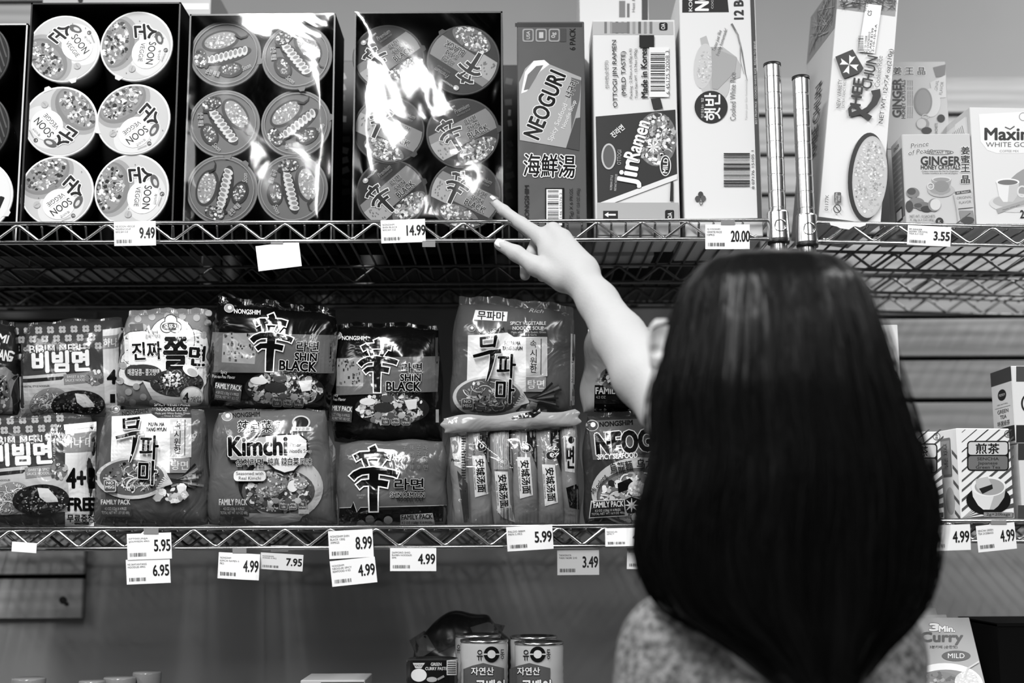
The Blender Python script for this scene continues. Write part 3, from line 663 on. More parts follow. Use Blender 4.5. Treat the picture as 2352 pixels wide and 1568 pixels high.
# stock standing further back, the pale cartons seen over the front goods
def back_carton(label, x0, x1, ytop, Y, g, d=0.12, art=None):
    p, q = at(x0, ytop, Y), at(x1, ytop, Y)
    o = thing('stock_carton', label, 'box', ((p[0] + q[0]) / 2, Y + d / 2, SU), 'stock cartons behind the front row')
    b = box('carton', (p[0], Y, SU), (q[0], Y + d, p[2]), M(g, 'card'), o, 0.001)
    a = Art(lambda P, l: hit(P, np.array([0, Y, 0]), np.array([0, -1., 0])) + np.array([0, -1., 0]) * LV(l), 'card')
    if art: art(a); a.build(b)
    return o
back_carton('white carton peeking out above the mild ramen carton', 1330, 1488, -60, 0.145, 0.88, d=0.09, art=lambda a: (a.rect(1474, -60, 1488, 130, 0.3), a.txt('Heat & Serve', 1455, -2, 60, 7, 0.2, rot=-90), a.rect(1422, 2, 1436, 40, 0.5), a.rect(1440, 8, 1446, 40, 0.45)))
back_carton('pale carton behind the tray of white-lidded cups', 100, 486, -40, 0.20, 0.72, d=0.13, art=lambda a: (a.oval(185, 1, 6, 6, 0.05), a.rect(102, 8, 480, 22, 0.92)))
patch = lambda x, w, y0, n: (lambda a: [a.rect(x + rnd.uniform(0, w * 0.4), y0 + k * 24, x + w * rnd.uniform(0.6, 1), y0 + 14 + k * 24, rnd.choice((0.12, 0.3, 0.55)), rot=rnd.uniform(-25, 25)) for k in range(n)])
back_carton('dark carton added to block light in the gap before the black-lidded bowls', 650, 960, 140, 0.24, 0.06, 0.22, patch(772, 34, 170, 13))  # this and the next dark cartons are added to block light behind the trays
back_carton('dark carton added to block light between black-lidded bowls and wrapped noodle carton', 965, 1345, 150, 0.24, 0.06, 0.22, patch(1158, 24, 180, 12))
back_carton('black carton added to block light in the slot beside the white-lidded cups', 330, 645, 110, 0.34, 0.04, 0.2, patch(408, 20, 300, 4))
back_carton('unseen black carton added to block light behind the cut-off tray and white-lidded cups', -150, 320, 60, 0.34, 0.04, 0.2)
back_carton('unseen dark carton added to block light behind the mild ramen and rice cartons', 1352, 1620, 230, 0.34, 0.05, 0.2)
# ------------------------------------------------------------------ cartons on the other unit
def right_z(px, py, Y): return zright(at(px, py, Y)[0]) + R_RAIL
c = Carton('rice_carton', 'leaning white cooked rice carton with brush lettering and round dish picture', (1880, 503), (2023, 522), (1921, 0), 0.016, 0.16, 0.92, 'card', side_g=0.80, yaw=3, zbase=right_z(2010, 514, 0.016))
# stretch the carton past the top of the frame
for o in c.root.children:
    for v in o.data.vertices:
        q = np.array(v.co) + origin(c.root) - c.o
        if q @ c.uy > c.h * 0.5: v.co = Vector(np.array(v.co) + c.uy * 0.04)
c.h += 0.04
a = c.front()
a.poly([(1924, -30), (2062, -30), (2056, 38), (1921, 20)], 0.6)
for k in range(60): a.line([(1925 + rnd.uniform(0, 128), rnd.uniform(-30, 22)), (1925 + rnd.uniform(0, 128), rnd.uniform(-30, 22))], 1.0, rnd.choice((0.45, 0.75)))
for t, x in (('우', 1938), ('리', 1966), ('쌀', 1994), ('밥', 2022), ('맛', 2048)): a.txt(t, x, 10, 18, 26, 0.2, bold=0.01, rot=2)
a.poly([(1988, 10), (2024, 14), (2008, 124), (1970, 120)], 0.97); a.bars(1970, 84, 1982, 122, 0.1, False, 16, 4); a.txt('CS', 1996, 32, 12, 9, 0.1, rot=-83, bold=0.02); a.txt('**10', 1989, 18, 20, 6, 0.1, rot=-83)
for k in range(4): a.txt(('NO 16 110408', 'PO DHOB2010', 'CARE 8199', '2-10-10-4-A')[k], 1986 + k * 7, 104 - k * 5, 40 + k * 8, 5, 0.15, rot=-83)
a.poly([(1917, 132), (1957, 115), (1982, 158), (1976, 168), (1938, 182), (1933, 176)], 0.14)
for k in range(4):
    t = math.radians(20 + k * 90); a.poly([(1949, 150), (1949 + 22 * math.cos(t - 0.35), 150 + 22 * math.sin(t - 0.35)), (1949 + 18 * math.cos(t), 150 + 18 * math.sin(t)), (1949 + 24 * math.cos(t + 0.3), 150 + 24 * math.sin(t + 0.3))], 0.95)
a.txt('NEW VARIETY', 1926, 217, 66, 9, 0.35, rot=-86); a.txt('EXTRA FANCY RICE', 1937, 217, 64, 6, 0.4, rot=-86)
a.txt('HEE', 1967, 213, 62, 23, 0.03, rot=-82, bold=0.03); a.txt('CHUN', 1995, 168, 76, 24, 0.03, rot=-78, bold=0.02)
a.line([(1951, 266), (1962, 262), (1976, 258)], 9, 0.02, w1=12); a.line([(1952, 268), (1950, 252), (1958, 243), (1968, 248), (1974, 258)], 8, 0.02, w1=9); a.line([(1968, 252), (1980, 262), (1998, 274)], 9, 0.02, w1=13); a.line([(1976, 260), (1993, 252), (2006, 238), (2012, 222), (2009, 208)], 9, 0.02, w1=22)
a.txt('Cooked Rice', 2016, 166, 72, 12, 0.45, rot=-84); a.txt('NET WT. 12×7.4 oz(210g)', 2034, 200, 172, 13, 0.08, rot=-82, bold=0.005)
a.oval(1990, 407, 44, 101, 0.03, rot=4, n=40); a.oval(1996, 408, 40, 94, 0.75, rot=4, n=40)
a.food(1996, 408, 38, 90, 170, (0.62, 0.7, 0.78, 0.86, 0.93), 0.78, rot=4, seed=31, size=(0.08, 0.16))
a.txt('01177K', 1897, 467, 36, 8, 0.15, rot=-87); a.ring(1921, 481, 8, 9, 2, 0.2); a.line([(1915, 474), (1927, 488)], 2, 0.2); a.rect(1914, 443, 1930, 468, 0.35, rad=3); a.txt('GLUTEN\nFREE', 1922, 456, 22, 11, 0.9, rot=-87)
a.build(c.body)
a = c.left(); H = c.h; D = c.d
a.poly([(0.001, 0.001), (D - 0.001, 0.001), (D - 0.001, 0.085), (0.001, 0.085)], 0.55)
for k in range(50): a.line([(rnd.uniform(0.01, D - .01), rnd.uniform(0.005, 0.08)), (rnd.uniform(0.01, D - .01), rnd.uniform(0.005, 0.08))], 0.0015, rnd.choice((0.35, 0.7)))
a.txt('RHEE CHUN', D * 0.62, 0.215, 0.12, 0.035, 0.12, rot=-90, bold=0.02); a.build(c.body)
def ginger(a, x0, y0, x1, y1, vert):
    """instant tea box print inside a picture rectangle; vert: printed sideways"""
    w, h = x1 - x0, y1 - y0; X = lambda u: x0 + u * w; Y = lambda v: y0 + v * h
    if vert:
        a.txt('GINGER', 2060, 225, 88, 19, 0.12, rot=-90, bold=0.045); a.txt('HONEY CRYSTALS', 2075, 228, 88, 9, 0.12, rot=-90, bold=0.02)
        for x in (2085, 2090, 2095): a.txt('Cristaux instantanes de miel', x, 228, 86, 3, 0.4, rot=-90)
        a.txt('姜 王 晶', 2088, 163, 74, 18, 0.1, out=(0.95, 0.06), bold=0.02, rot=0); a.poly([(2143, 155), (2172, 148), (2170, 175), (2150, 178)], 0.45); a.poly([(2136, 190), (2172, 172), (2173, 224), (2142, 226)], 0.8); a.txt('ORIGINAL', 2150, 203, 36, 7, 0.35, rot=-82); a.txt('FLAVOR', 2162, 203, 30, 7, 0.35, rot=-82)
        a.oval(2138, 236, 22, 33, 0.8); a.oval(2120, 234, 21, 32, 0.5); a.oval(2120, 234, 17, 28, 0.55); a.ring(2125, 268, 7, 5, 2, 0.75)
        a.oval(2119, 285, 15, 14, 0.55); a.oval(2116, 284, 11, 11, 0.75); a.oval(2128, 300, 12, 8, 0.15); a.oval(2161, 272, 9, 9, 0.1); a.txt('SACHETS', 2150, 296, 26, 6, 0.3, rot=-90)
        return
    a.txt('Prince\nof Peace', 2113, 340, 56, 26, 0.35, rot=-8, shear=0.2, out=(0.95, 0.05), bold=0.01); a.ring(2158, 350, 32, 5, 1, 0.4); a.txt('INSTANT TEA', 2159, 350, 52, 6, 0.25)
    a.txt('GINGER', 2160, 369, 90, 19, 0.1, bold=0.03); a.txt('HONEY CRYSTALS', 2160, 384, 90, 10, 0.12, bold=0.025); a.txt('Cristaux instantanes De Miel De Gingembre\nCristales inmediatos de la miel del jengibre', 2159, 396, 84, 9, 0.35)
    for k, (t, y) in enumerate((('姜', 346), ('蜜', 366), ('王', 386), ('晶', 412))): a.txt(t, 2217, y, 20, 18, 0.08, bold=0.03, out=(0.96, 0.06))
    a.oval(2161, 437, 31, 16, 0.72); a.oval(2159, 436, 24, 11, 0.62); a.poly([(2140, 412), (2184, 412), (2178, 440), (2166, 448), (2156, 448), (2146, 440)], 0.62); a.oval(2162, 412, 22, 7, 0.85); a.oval(2162, 413, 19, 5, 0.6); a.oval(2162, 428, 17, 13, 0.55); a.ring(2137, 428, 7, 7, 2.5, 0.85)
    for x, y, rx, ry, g in ((2096, 443, 15, 12, 0.5), (2093, 440, 10, 8, 0.3), (2104, 466, 19, 12, 0.5), (2088, 474, 9, 13, 0.25), (2120, 474, 18, 10, 0.45), (2128, 480, 14, 7, 0.2), (2145, 471, 14, 15, 0.55), (2148, 470, 12, 13, 0.85), (2108, 472, 9, 5, 0.3)): a.oval(x, y, rx, ry, g)
    a.poly([(2189, 446), (2230, 436), (2236, 476), (2196, 480)], 0.78); a.poly([(2192, 441), (2228, 436), (2230, 443), (2194, 448)], 0.3); a.txt('#1 Seller!', 2211, 442, 28, 4, 0.9, rot=-6); a.txt('ORIGINAL', 2214, 454, 34, 6, 0.4, rot=-6); a.txt('FLAVOR', 2216, 465, 28, 6, 0.4, rot=-6)
    a.poly([(2190, 450), (2196, 480), (2200, 512), (2206, 512), (2200, 480), (2193, 448)], 0.75); a.poly([(2202, 484), (2234, 484), (2238, 512), (2206, 508)], 0.55); a.oval(2222, 506, 15, 8, 0.25); a.line([(2196, 514), (2228, 490)], 2.5, 0.3)
    a.txt('NET WT. 10 SACHETS', 2118, 497, 58, 6, 0.3); a.txt('X 18g (6.3 OZ/180g)', 2117, 506, 56, 6, 0.3); a.oval(2157, 509, 9, 9, 0.15); a.txt('K', 2157, 509, 6, 7, 0.8); a.txt('Cooked in facility', 2115, 514, 50, 2.5, 0.45)
zg = right_z(2160, 517, 0.012)
cg = Carton('tea_box', 'front ginger honey tea box standing upright beside the coffee box', (2082, 517), (2241, 518), (2080, 308), 0.012, 0.062, 0.80, 'card', yaw=-1, zbase=zg)
a = cg.front(); ginger(a, 2080, 308, 2240, 517, False); a.build(cg.body)
a = cg.left(); a.rect(0.004, 0.02, 0.058, 0.125, 0.45); a.txt('GINGER', 0.03, 0.012, 0.03, 0.006, 0.1)
for k in range(9): a.txt('INGREDIENTS HONEY GINGER', 0.03, 0.03 + k * 0.0085, 0.044, 0.003, 0.8)
a.rect(0.012, 0.108, 0.046, 0.128, 0.05); a.rect(0.015, 0.111, 0.043, 0.125, 0.8); a.build(cg.body)
Yg = 0.10; zt = at(2110, 141, Yg)[2]; zg2 = right_z(2110, 540, Yg); hb = (zt - zg2) / 2
xg0, xg1 = at(2030, 200, Yg)[0], at(2175, 200, Yg)[0]
for k, lb in enumerate(('lower ginger tea box hidden behind the front ginger box', 'ginger honey tea box printed sideways, stacked high behind the leaning rice carton')):
    t = thing('tea_box', lb, 'box', ((xg0 + xg1) / 2, Yg + 0.03, zg2 + hb * k)); b = box('carton', (xg0, Yg, zg2 + hb * k), (xg1, Yg + 0.062, zg2 + hb * (k + 1) - 0.0003), M(0.74, 'card'), t, 0.001)
    if k:
        a = Art(lambda P, l: hit(P, np.array([0, Yg, 0]), np.array([0, -1., 0])) + np.array([0, -1., 0]) * LV(l), 'card'); ginger(a, 0, 0, 1, 1, True); a.build(b)
zm = right_z(2300, 520, 0.012)
cm = Carton('coffee_box', 'white coffee mix box with cup picture at the picture edge', (2243, 519), (2470, 524), (2246, 246), 0.012, 0.115, 0.90, 'card', yaw=4, zbase=zm, side_g=0.84)
a = cm.front()
a.poly([(2248, 262), (2480, 250), (2480, 345), (2340, 352), (2290, 352), (2268, 345), (2252, 325)], 0.96); a.txt('Maxim', 2318, 308, 112, 27, 0.06, bold=0.035); a.line([(2308, 292), (2320, 297), (2330, 290)], 3, 0.3)
a.txt('WHITE GOLD', 2322, 332, 116, 11, 0.3); a.txt('COFFEE MIX', 2318, 347, 44, 5, 0.6); a.ring(2350, 268, 9, 9, 1.5, 0.6)
a.oval(2380, 430, 75, 50, 0.62, rot=-20); a.oval(2330, 466, 58, 22, 0.86); a.oval(2326, 462, 46, 15, 0.74)
a.poly([(2288, 418), (2341, 418), (2336, 450), (2326, 464), (2304, 464), (2294, 450)], 0.93); a.poly([(2318, 420), (2341, 418), (2336, 450), (2326, 464), (2314, 464)], 0.8); a.oval(2314, 418, 27, 8, 0.98); a.oval(2314, 419, 23, 6, 0.45); a.ring(2347, 440, 10, 12, 4, 0.88)
a.poly([(2288, 480), (2352, 460), (2354, 468), (2292, 491)], 0.66); a.txt('Maxim white gold', 2322, 477, 40, 4, 0.25, rot=-18); a.txt('20', 2352, 492, 18, 18, 0.1, bold=0.03); a.txt('NET WT 23.4 OZ (MIX 234g) COFFEE MIX', 2320, 516, 110, 5, 0.5)
a.build(cm.body)
a = cm.left(); a.rect(0.01, 0.012, 0.105, 0.05, 0.93); a.rect(0.06, 0.01, 0.10, 0.07, 0.97)
for k in range(12): a.line([(0.02 + k * 0.006, 0.02), (0.03 + k * 0.006, 0.045)], 0.0012, 0.5)
a.build(cm.body)
pap = thing('paper_scrap', 'torn white paper strip caught under the leaning rice carton', 'paper', at(1940, 520, -0.004))
pp = [(1905, 509), (1990, 511), (1988, 517), (1975, 522), (1962, 519), (1950, 527), (1930, 524), (1922, 520), (1908, 517)]
Vp = [at(x, y, -0.0045) for x, y in pp]; Vp += [v + np.array([0, 0.0004, 0]) for v in Vp]; n_ = len(pp)
mesh('paper', Vp, [tuple(range(n_)), tuple(range(2 * n_ - 1, n_ - 1, -1))] + [(k, (k + 1) % n_, n_ + (k + 1) % n_, n_ + k) for k in range(n_)], M(0.95, 'paper'), pap)

# ================================================================== lower shelf: noodle bags
class Bag:
    """pillow bag: quad of picture points (TL, TR, BR, BL) on its middle plane, puffed to the front and back"""
    def __init__(s, name, label, quad, Y, front, back, g, group=None, lean=0, p=3.2, fin='film', seed=1, top=0, bottom=0, wr=1.0, zmin=None, cat='noodle bag', parent=None, seal_g=None, mat=None, round_=0.05):
        n = plane_n(0, lean); o = np.array([0, Y, SL]); s.n, s.o = n, o; s.front, s.back, s.p = front, back, p
        s.rd = round_; s.sd = seed * 1.7
        s.rx = np.array([1., 0, 0]); s.uy = np.cross(n, s.rx)
        Q = hit(quad, o, n) - o; s.q = np.stack([Q @ s.rx, Q @ s.uy], 1)
        r = random.Random(seed); s.w = [(r.uniform(-1, 1), r.uniform(-1, 1), r.uniform(60, 150), r.uniform(0, 6.28), r.uniform(0.4, 1.0) * 0.0008 * wr) for _ in range(6)]
        s.sc = (r.uniform(0, 6.28), r.randint(5, 8)); s.wr = wr
        N = 44; uu, vv = np.meshgrid(np.linspace(0, 1, N), np.linspace(0, 1, N)); uu = 0.5 - 0.5 * np.cos(math.pi * uu); vv = 0.5 - 0.5 * np.cos(math.pi * vv)
        P = s.bil(uu.ravel(), vv.ravel()); base = o + P[:, :1] * s.rx + P[:, 1:] * s.uy
        bf = s.bulge(uu.ravel(), vv.ravel()); bb = s.shape(uu.ravel(), vv.ravel()) * back
        V = np.concatenate([base + n * bf[:, None], base - n * bb[:, None]])
        if zmin is not None: V[:, 2] = np.maximum(V[:, 2], zmin)
        s.zmin = zmin
        F = []
        for j in range(N - 1):
            for i in range(N - 1):
                k = j * N + i; F.append((k, k + N, k + N + 1, k + 1)); k += N * N; F.append((k, k + 1, k + N + 1, k + N))
        c = V.mean(0); c[2] = V[:, 2].min()
        if parent is None: s.root = thing(name, label, cat, c, group)
        else: s.root = empty(name, c - origin(parent), parent)
        s.body = mesh('wrapper', V, F, mat or M(g, fin), s.root, True); s.fin = fin
        sg = M(g if seal_g is None else seal_g, fin)
        for hgt, v0, sgn, nm in ((top, 0, 1, 'top_seal'), (bottom, 1, -1, 'bottom_seal')):
            if not hgt: continue
            K = 70; V, F = [], []
            for side in (0, 1):
                for j in range(5):
                    for i in range(K + 1):
                        u = i / K; q = s.bil(np.array([u]), np.array([float(v0)]))[0]; x = q[0]; z = q[1] + sgn * hgt * (j / 4) * (1 + 0.05 * math.sin(40 * u)) - sgn * 0.002
                        dy = 0.0012 * math.sin(5 * u * s.sc[1] + s.sc[0]) * (0.4 + j / 4) * s.wr + (0.0004 * math.sin(i * 2.2) if j > 0 else 0)
                        V.append(o + s.rx * x + s.uy * z + n * (dy + (0.0003 if side else -0.0003)))
                oo = side * 5 * (K + 1)
                for j in range(4):
                    for i in range(K): k = oo + j * (K + 1) + i; F.append((k, k + 1, k + K + 2, k + K + 1))
            mesh(nm, V, F, sg, s.root, True)
    def bil(s, u, v):
        q = s.q; u = u[:, None]; v = v[:, None]
        P = q[0] * (1 - u) * (1 - v) + q[1] * u * (1 - v) + q[2] * u * v + q[3] * (1 - u) * v
        # rounded corners and slightly wavy outline
        a, b = np.abs(2 * u - 1), np.abs(2 * v - 1); c = q.mean(0)
        P = c + (P - c) * (1 - s.rd * (a * b) ** 3)
        w = 0.0011 * s.wr; return P + np.concatenate([w * np.sin(11 * v + s.sd) * a ** 6, w * np.sin(14 * u + 2 * s.sd) * b ** 6 * (v < 0.5)], 1)
    def inv(s, P, u=None, v=None, it=4):
        q = s.q
        if u is None: u = np.full(len(P), 0.5); v = np.full(len(P), 0.5)
        for _ in range(it):
            R = s.bil(u, v) - P
            du = (q[1] - q[0]) * (1 - v)[:, None] + (q[2] - q[3]) * v[:, None]; dv = (q[3] - q[0]) * (1 - u)[:, None] + (q[2] - q[1]) * u[:, None]
            det = du[:, 0] * dv[:, 1] - du[:, 1] * dv[:, 0]
            u = u - (R[:, 0] * dv[:, 1] - R[:, 1] * dv[:, 0]) / det; v = v - (du[:, 0] * R[:, 1] - du[:, 1] * R[:, 0]) / det
        return u, v
    def shape(s, u, v):
        f = lambda t: np.sqrt(np.maximum(0, 1 - np.abs(np.clip(2 * t - 1, -1, 1)) ** s.p))
        return f(u) * f(v)
    def bulge(s, u, v):
        sh = s.shape(u, v); P = s.bil(np.clip(u, 0, 1), np.clip(v, 0, 1)); b = sh * s.front
        w = sum(a * np.sin((P[:, 0] * dx + P[:, 1] * dy) * k + ph) for dx, dy, k, ph, a in s.w)
        e = np.minimum(v, 1 - v); sc = 0.0016 * s.wr * np.sin(6.28 * s.sc[1] * u + s.sc[0]) * np.exp(-np.maximum(e, 0) / 0.06)
        return b + (w + sc) * np.minimum(1, sh * 1.6)
    def mp(s, P, l):
        b = np.zeros(len(P)); u = v = None; d = rays(P); dn = d @ s.n; c0 = (s.o - CAM) @ s.n
        for k in range(3):
            H = CAM + d * ((c0 + b) / dn)[:, None] - s.o
            xy = np.stack([H @ s.rx, H @ s.uy], 1); u, v = s.inv(xy, u, v, 2 if k else 4); b = s.bulge(u, v)
        R = s.o + xy[:, :1] * s.rx + xy[:, 1:] * s.uy + s.n * (b + l + 0.0002)[:, None]
        if s.zmin is not None: R[:, 2] = np.maximum(R[:, 2], s.zmin)
        return R
    def art(s): return Art(s.mp, s.fin, cut=9)

def bowl(a, cx, cy, rx, ry, seed, n=70, dish=0.85, soup=0.4, noodles=24, **k):
    a.oval(cx, cy, rx, ry, dish, n=36); a.oval(cx, cy - ry * 0.03, rx * 0.9, ry * 0.86, soup, n=36)
    a.food(cx, cy - ry * 0.03, rx * 0.86, ry * 0.8, n, base=None, seed=seed, noodles=noodles, **k)
def badges(a, x, y, k=1.0):
    for i, t in enumerate(('Made in\nUSA', '0mg\nchol', '0g\ntrans')):
        a.rect(x + i * 25 * k, y, x + (i * 25 + 22) * k, y + 24 * k, 0.75, rad=4 * k); a.rect(x + (i * 25 + 1.2) * k, y + 1.2 * k, x + (i * 25 + 20.8) * k, y + 22.8 * k, 0.32, rad=3.4 * k); a.txt(t, x + (i * 25 + 11) * k, y + 12 * k, 17 * k, 15 * k, 0.92, bold=0.01)
    for i, g in ((-0.35, 0.55), (0.95, 0.35), (2.0, 0.75)): a.oval(x + i * 25 * k, y + 0 * k, 9 * k, 8 * k, g, n=16)
def swirl(a, x, y, r=12, g=0.55): a.oval(x, y, r * 1.15, r, 0.8, n=22); a.oval(x, y, r * 1.02, r * 0.87, g, n=22); a.oval(x + r * 0.15, y - r * 0.15, r * 0.45, r * 0.45, 0.97, n=16)

def art_cold(b, dx, dy, k=1.0, seed=1, rot=-2):
    """dark bag with a clover pattern, white brush title and a cold noodle dish; strip with free-pack offer"""
    a = b.art(); a.turn((140, 825), (140 + dx, 825 + dy), k, rot)
    l0 = a.nl()
    for r_ in range(4):
        for c_ in range(10):
            x, y = 38 + c_ * 27 + (r_ % 2) * 13, 757 + r_ * 20
            if y > 800 and 60 < x < 215: continue
            if x > 232: continue
            for q in range(4): a.oval(x + 5 * math.cos(q * 1.571 + 0.78), y + 5 * math.sin(q * 1.571 + 0.78), 4.6, 4.6, 0.62, l0 + 0.5, n=10)
            a.oval(x, y, 2.4, 2.4, 0.35, l0 + 1, n=8)
    a.txt('BIBIM MEN', 128, 800, 116, 17, 0.9, bold=0.005); a.txt('비빔면', 140, 830, 128, 46, 0.93, bold=0.05, out=(0.25, 0.05))
    a.poly([(44, 862), (150, 856), (160, 868), (238, 872), (238, 960), (44, 960)], 0.72); a.poly([(46, 868), (150, 864), (140, 872), (46, 877)], 0.15)
    a.txt('ORIENTAL STYLE NOODLES', 80, 885, 64, 4, 0.2, bold=0.01); a.poly([(145, 860), (212, 856), (212, 880), (146, 884)], 0.5); a.txt('SWEET & SPICY\nSAUCE NOODLES', 177, 870, 56, 14, 0.85)
    a.food(218, 870, 20, 18, 14, (0.3, 0.5, 0.7, 0.85), 0.45, seed=seed, size=(0.3, 0.6))
    a.food(110, 925, 46, 34, 26, (0.6, 0.75, 0.85, 0.95), 0.55, rot=-20, seed=seed + 1, noodles=34, ng=(0.7, 0.85, 0.95)); a.food(178, 932, 62, 34, 80, (0.08, 0.12, 0.2, 0.35, 0.5), 0.14, seed=seed + 2, size=(0.08, 0.22))
    a.poly([(172, 905), (196, 908), (214, 930), (216, 938), (190, 938), (176, 926)], 0.88)
    for i in range(26): a.oval(145 + rnd.uniform(0, 90), 925 + rnd.uniform(0, 26), 2, 1.2, 0.85, n=6)
    a.build(b.body)
    return a
gp = 'noodle bags on the lower shelf'
b = Bag('noodle_bag', 'dark noodle bag with white capitals at the picture edge', [(-150, 750), (42, 742), (46, 958), (-150, 958)], 0.10, 0.04, 0.05, 0.14, gp, seed=3, top=0.008)
a = b.art(); a.txt('MI', 10, 778, 26, 18, 0.92, bold=0.03, rot=14); a.txt('SAMYANG TANG', -30, 808, 140, 24, 0.95, bold=0.045, rot=12); a.poly([(-40, 850), (14, 842), (44, 860), (30, 950), (-40, 950)], 0.5); a.food(6, 905, 22, 44, 30, (0.1, 0.3, 0.6, 0.8), 0.35, seed=5, size=(0.2, 0.4)); a.build(b.body)
b = Bag('noodle_bag', 'clover-patterned cold noodle bag in the upper row with white tape strip', [(58, 746), (284, 732), (292, 958), (46, 962)], 0.10, 0.042, 0.05, 0.24, gp, seed=4, top=0.006, wr=1.6)
art_cold(b, 0, 0, seed=11)
a = b.art(); a.poly([(236, 757), (286, 752), (286, 960), (240, 960)], 0.82); a.poly([(236, 772), (286, 768), (286, 800), (237, 802)], 0.52); a.txt('하나', 255, 787, 34, 20, 0.93, bold=0.01); a.txt('4', 258, 866, 20, 30, 0.05, bold=0.05); a.rect(254, 905, 266, 925, 0.05); a.build(b.body, ('tape_strip', 'lettering'))
b = Bag('noodle_bag', 'grey polka-dot bag with cloud panel and white dish of chewy noodles', [(292, 722), (484, 718), (490, 938), (262, 936)], 0.072, 0.045, 0.05, 0.52, gp, seed=6, top=0.010)
a = b.art()
for x, y in ((318, 733), (350, 728), (386, 726), (420, 727), (452, 730), (478, 742), (305, 748), (330, 752), (470, 770), (284, 840), (278, 875), (296, 900), (314, 888), (330, 912), (280, 918), (352, 925), (306, 925), (480, 720)): a.oval(x, y, 8, 8, 0.68, n=14)
for x, y, rx, ry in ((395, 780, 52, 52), (320, 800, 42, 42), (440, 800, 44, 44), (370, 830, 90, 46), (305, 860, 30, 26), (440, 850, 46, 50)): a.oval(x, y, rx + 2, ry + 2, 0.35, 4); a.oval(x, y, rx, ry, 0.93, 4.5)
a.lay = 6
for dx, dy, r_ in ((0, -11, 13), (-10, 4, 13), (10, 4, 13)): a.oval(393 + dx, 747 + dy, r_ + 2, r_ + 1, 0.2, 6); a.oval(393 + dx, 747 + dy, r_, r_ - 1, 0.9, 6.5)
a.lay = 8; a.oval(393, 750, 21, 9, 0.3); a.txt('오뚜기', 393, 750, 32, 11, 0.95, bold=0.02)
a.txt('진짜', 338, 806, 66, 40, 0.08, bold=0.03, out=(0.98, 0.04), rot=-3); a.txt('쫄', 404, 812, 52, 72, 0.08, bold=0.045, out=(0.98, 0.04)); a.txt('면', 455, 818, 38, 44, 0.08, bold=0.035, out=(0.98, 0.04), rot=4)
a.txt('150g×4\n진짜맛있다', 352, 768, 34, 18, 0.4); a.rect(300, 744, 330, 760, 0.4, rot=-6)
a.oval(330, 855, 42, 18, 0.25); a.oval(310, 855, 22, 17, 0.25); a.txt('매콤달콤~ 쫄깃탱탱', 331, 855, 72, 15, 0.95, bold=0.01)
a.poly([(328, 874), (348, 880), (470, 884), (466, 912), (440, 930), (390, 934), (352, 918)], 0.93); a.food(408, 880, 62, 32, 70, (0.1, 0.2, 0.3, 0.45), 0.22, seed=9, noodles=26, ng=(0.3, 0.45, 0.6)); a.food(398, 872, 24, 18, 26, (0.8, 0.9, 0.97), None, seed=10, size=(0.2, 0.4)); a.oval(440, 852, 20, 12, 0.96, rot=30); a.oval(444, 856, 13, 8, 0.75, rot=30)
a.oval(443, 912, 27, 24, 0.75); a.oval(443, 912, 24, 21, 0.95); a.txt('4', 429, 914, 13, 22, 0.1, bold=0.03); a.txt('개입', 452, 918, 24, 14, 0.15)
a.build(b.body)
def art_pepper(b, to, k, rot, seed):
    a = b.art(); a.turn((625, 785), to, k, rot)
    a.poly([(488, 770), (776, 762), (772, 850), (482, 862)], 0.40); a.poly([(512, 772), (590, 766), (588, 838), (512, 838)], 0.58)
    r = random.Random(seed)
    for i in range(40): a.rect(*(lambda x, y: (x, y, x + r.uniform(2, 5), y + r.uniform(2, 7)))(514 + r.uniform(0, 68), 768 + r.uniform(0, 62)), r.choice((0.12, 0.25, 0.4)), 6)
    a.lay = 7
    a.food(660, 892, 92, 42, 110, (0.15, 0.3, 0.5, 0.65, 0.8, 0.95), 0.15, seed=seed, noodles=26, size=(0.1, 0.34))
    a.poly([(480, 859), (772, 846), (772, 850), (482, 863)], 0.40)
    a.oval(640, 890, 26, 12, 0.2); a.poly([(690, 872), (722, 868), (720, 892), (700, 896)], 0.93); a.oval(600, 876, 20, 9, 0.9); a.oval(648, 868, 16, 10, 0.3)
    a.pepper(626, 788, 102, 134, 0); a.txt('라면', 708, 792, 50, 24, 0.06, bold=0.025, out=(0.9, 0.035)); a.txt('SHIN', 705, 816, 50, 17, 0.03, bold=0.04, out=(0.93, 0.04)); a.txt('BLACK', 688, 838, 84, 22, 0.03, bold=0.04, out=(0.93, 0.04)); a.txt('NOODLE SOUP', 690, 855, 82, 9, 0.12, bold=0.02)
    swirl(a, 524, 714, 10); a.txt('NONGSHIM', 566, 720, 60, 10, 0.9, bold=0.02)
    a.txt('Spicy\nPot-au-Feu Flavor', 520, 866, 52, 18, 0.85); a.rect(502, 886, 562, 926, 0.3, rot=4); a.txt('FAMILY PACK', 532, 894, 60, 12, 0.95, bold=0.02, rot=4); a.txt('4.58 OZ (130g) X 4 PKGS\nTOTAL NET WT 18.3 OZ', 530, 914, 54, 16, 0.75, rot=4)
    badges(a, 634, 910); a.build(b.body)
b = Bag('noodle_bag', 'large black spicy noodle bag, upper row beside the polka-dot bag', [(492, 690), (776, 722), (764, 948), (474, 944)], 0.072, 0.046, 0.05, 0.02, gp, seed=8, top=0.012, wr=1.8)
art_pepper(b, (625, 785), 1.0, 3, 21)
b = Bag('noodle_bag', 'smaller black spicy noodle bag resting on the grey spicy noodle bag', [(770, 748), (1012, 752), (1020, 1020), (760, 1020)], 0.100, 0.045, 0.05, 0.02, gp, seed=9, top=0.008, wr=1.4)
art_pepper(b, (869, 838), 0.93, 0.5, 22)
a = b.art(); a.rect(1000, 775, 1006, 830, 0.35); a.rect(1001, 940, 1008, 970, 0.8); a.build(b.body, ('side_panel_print', 'lettering'))
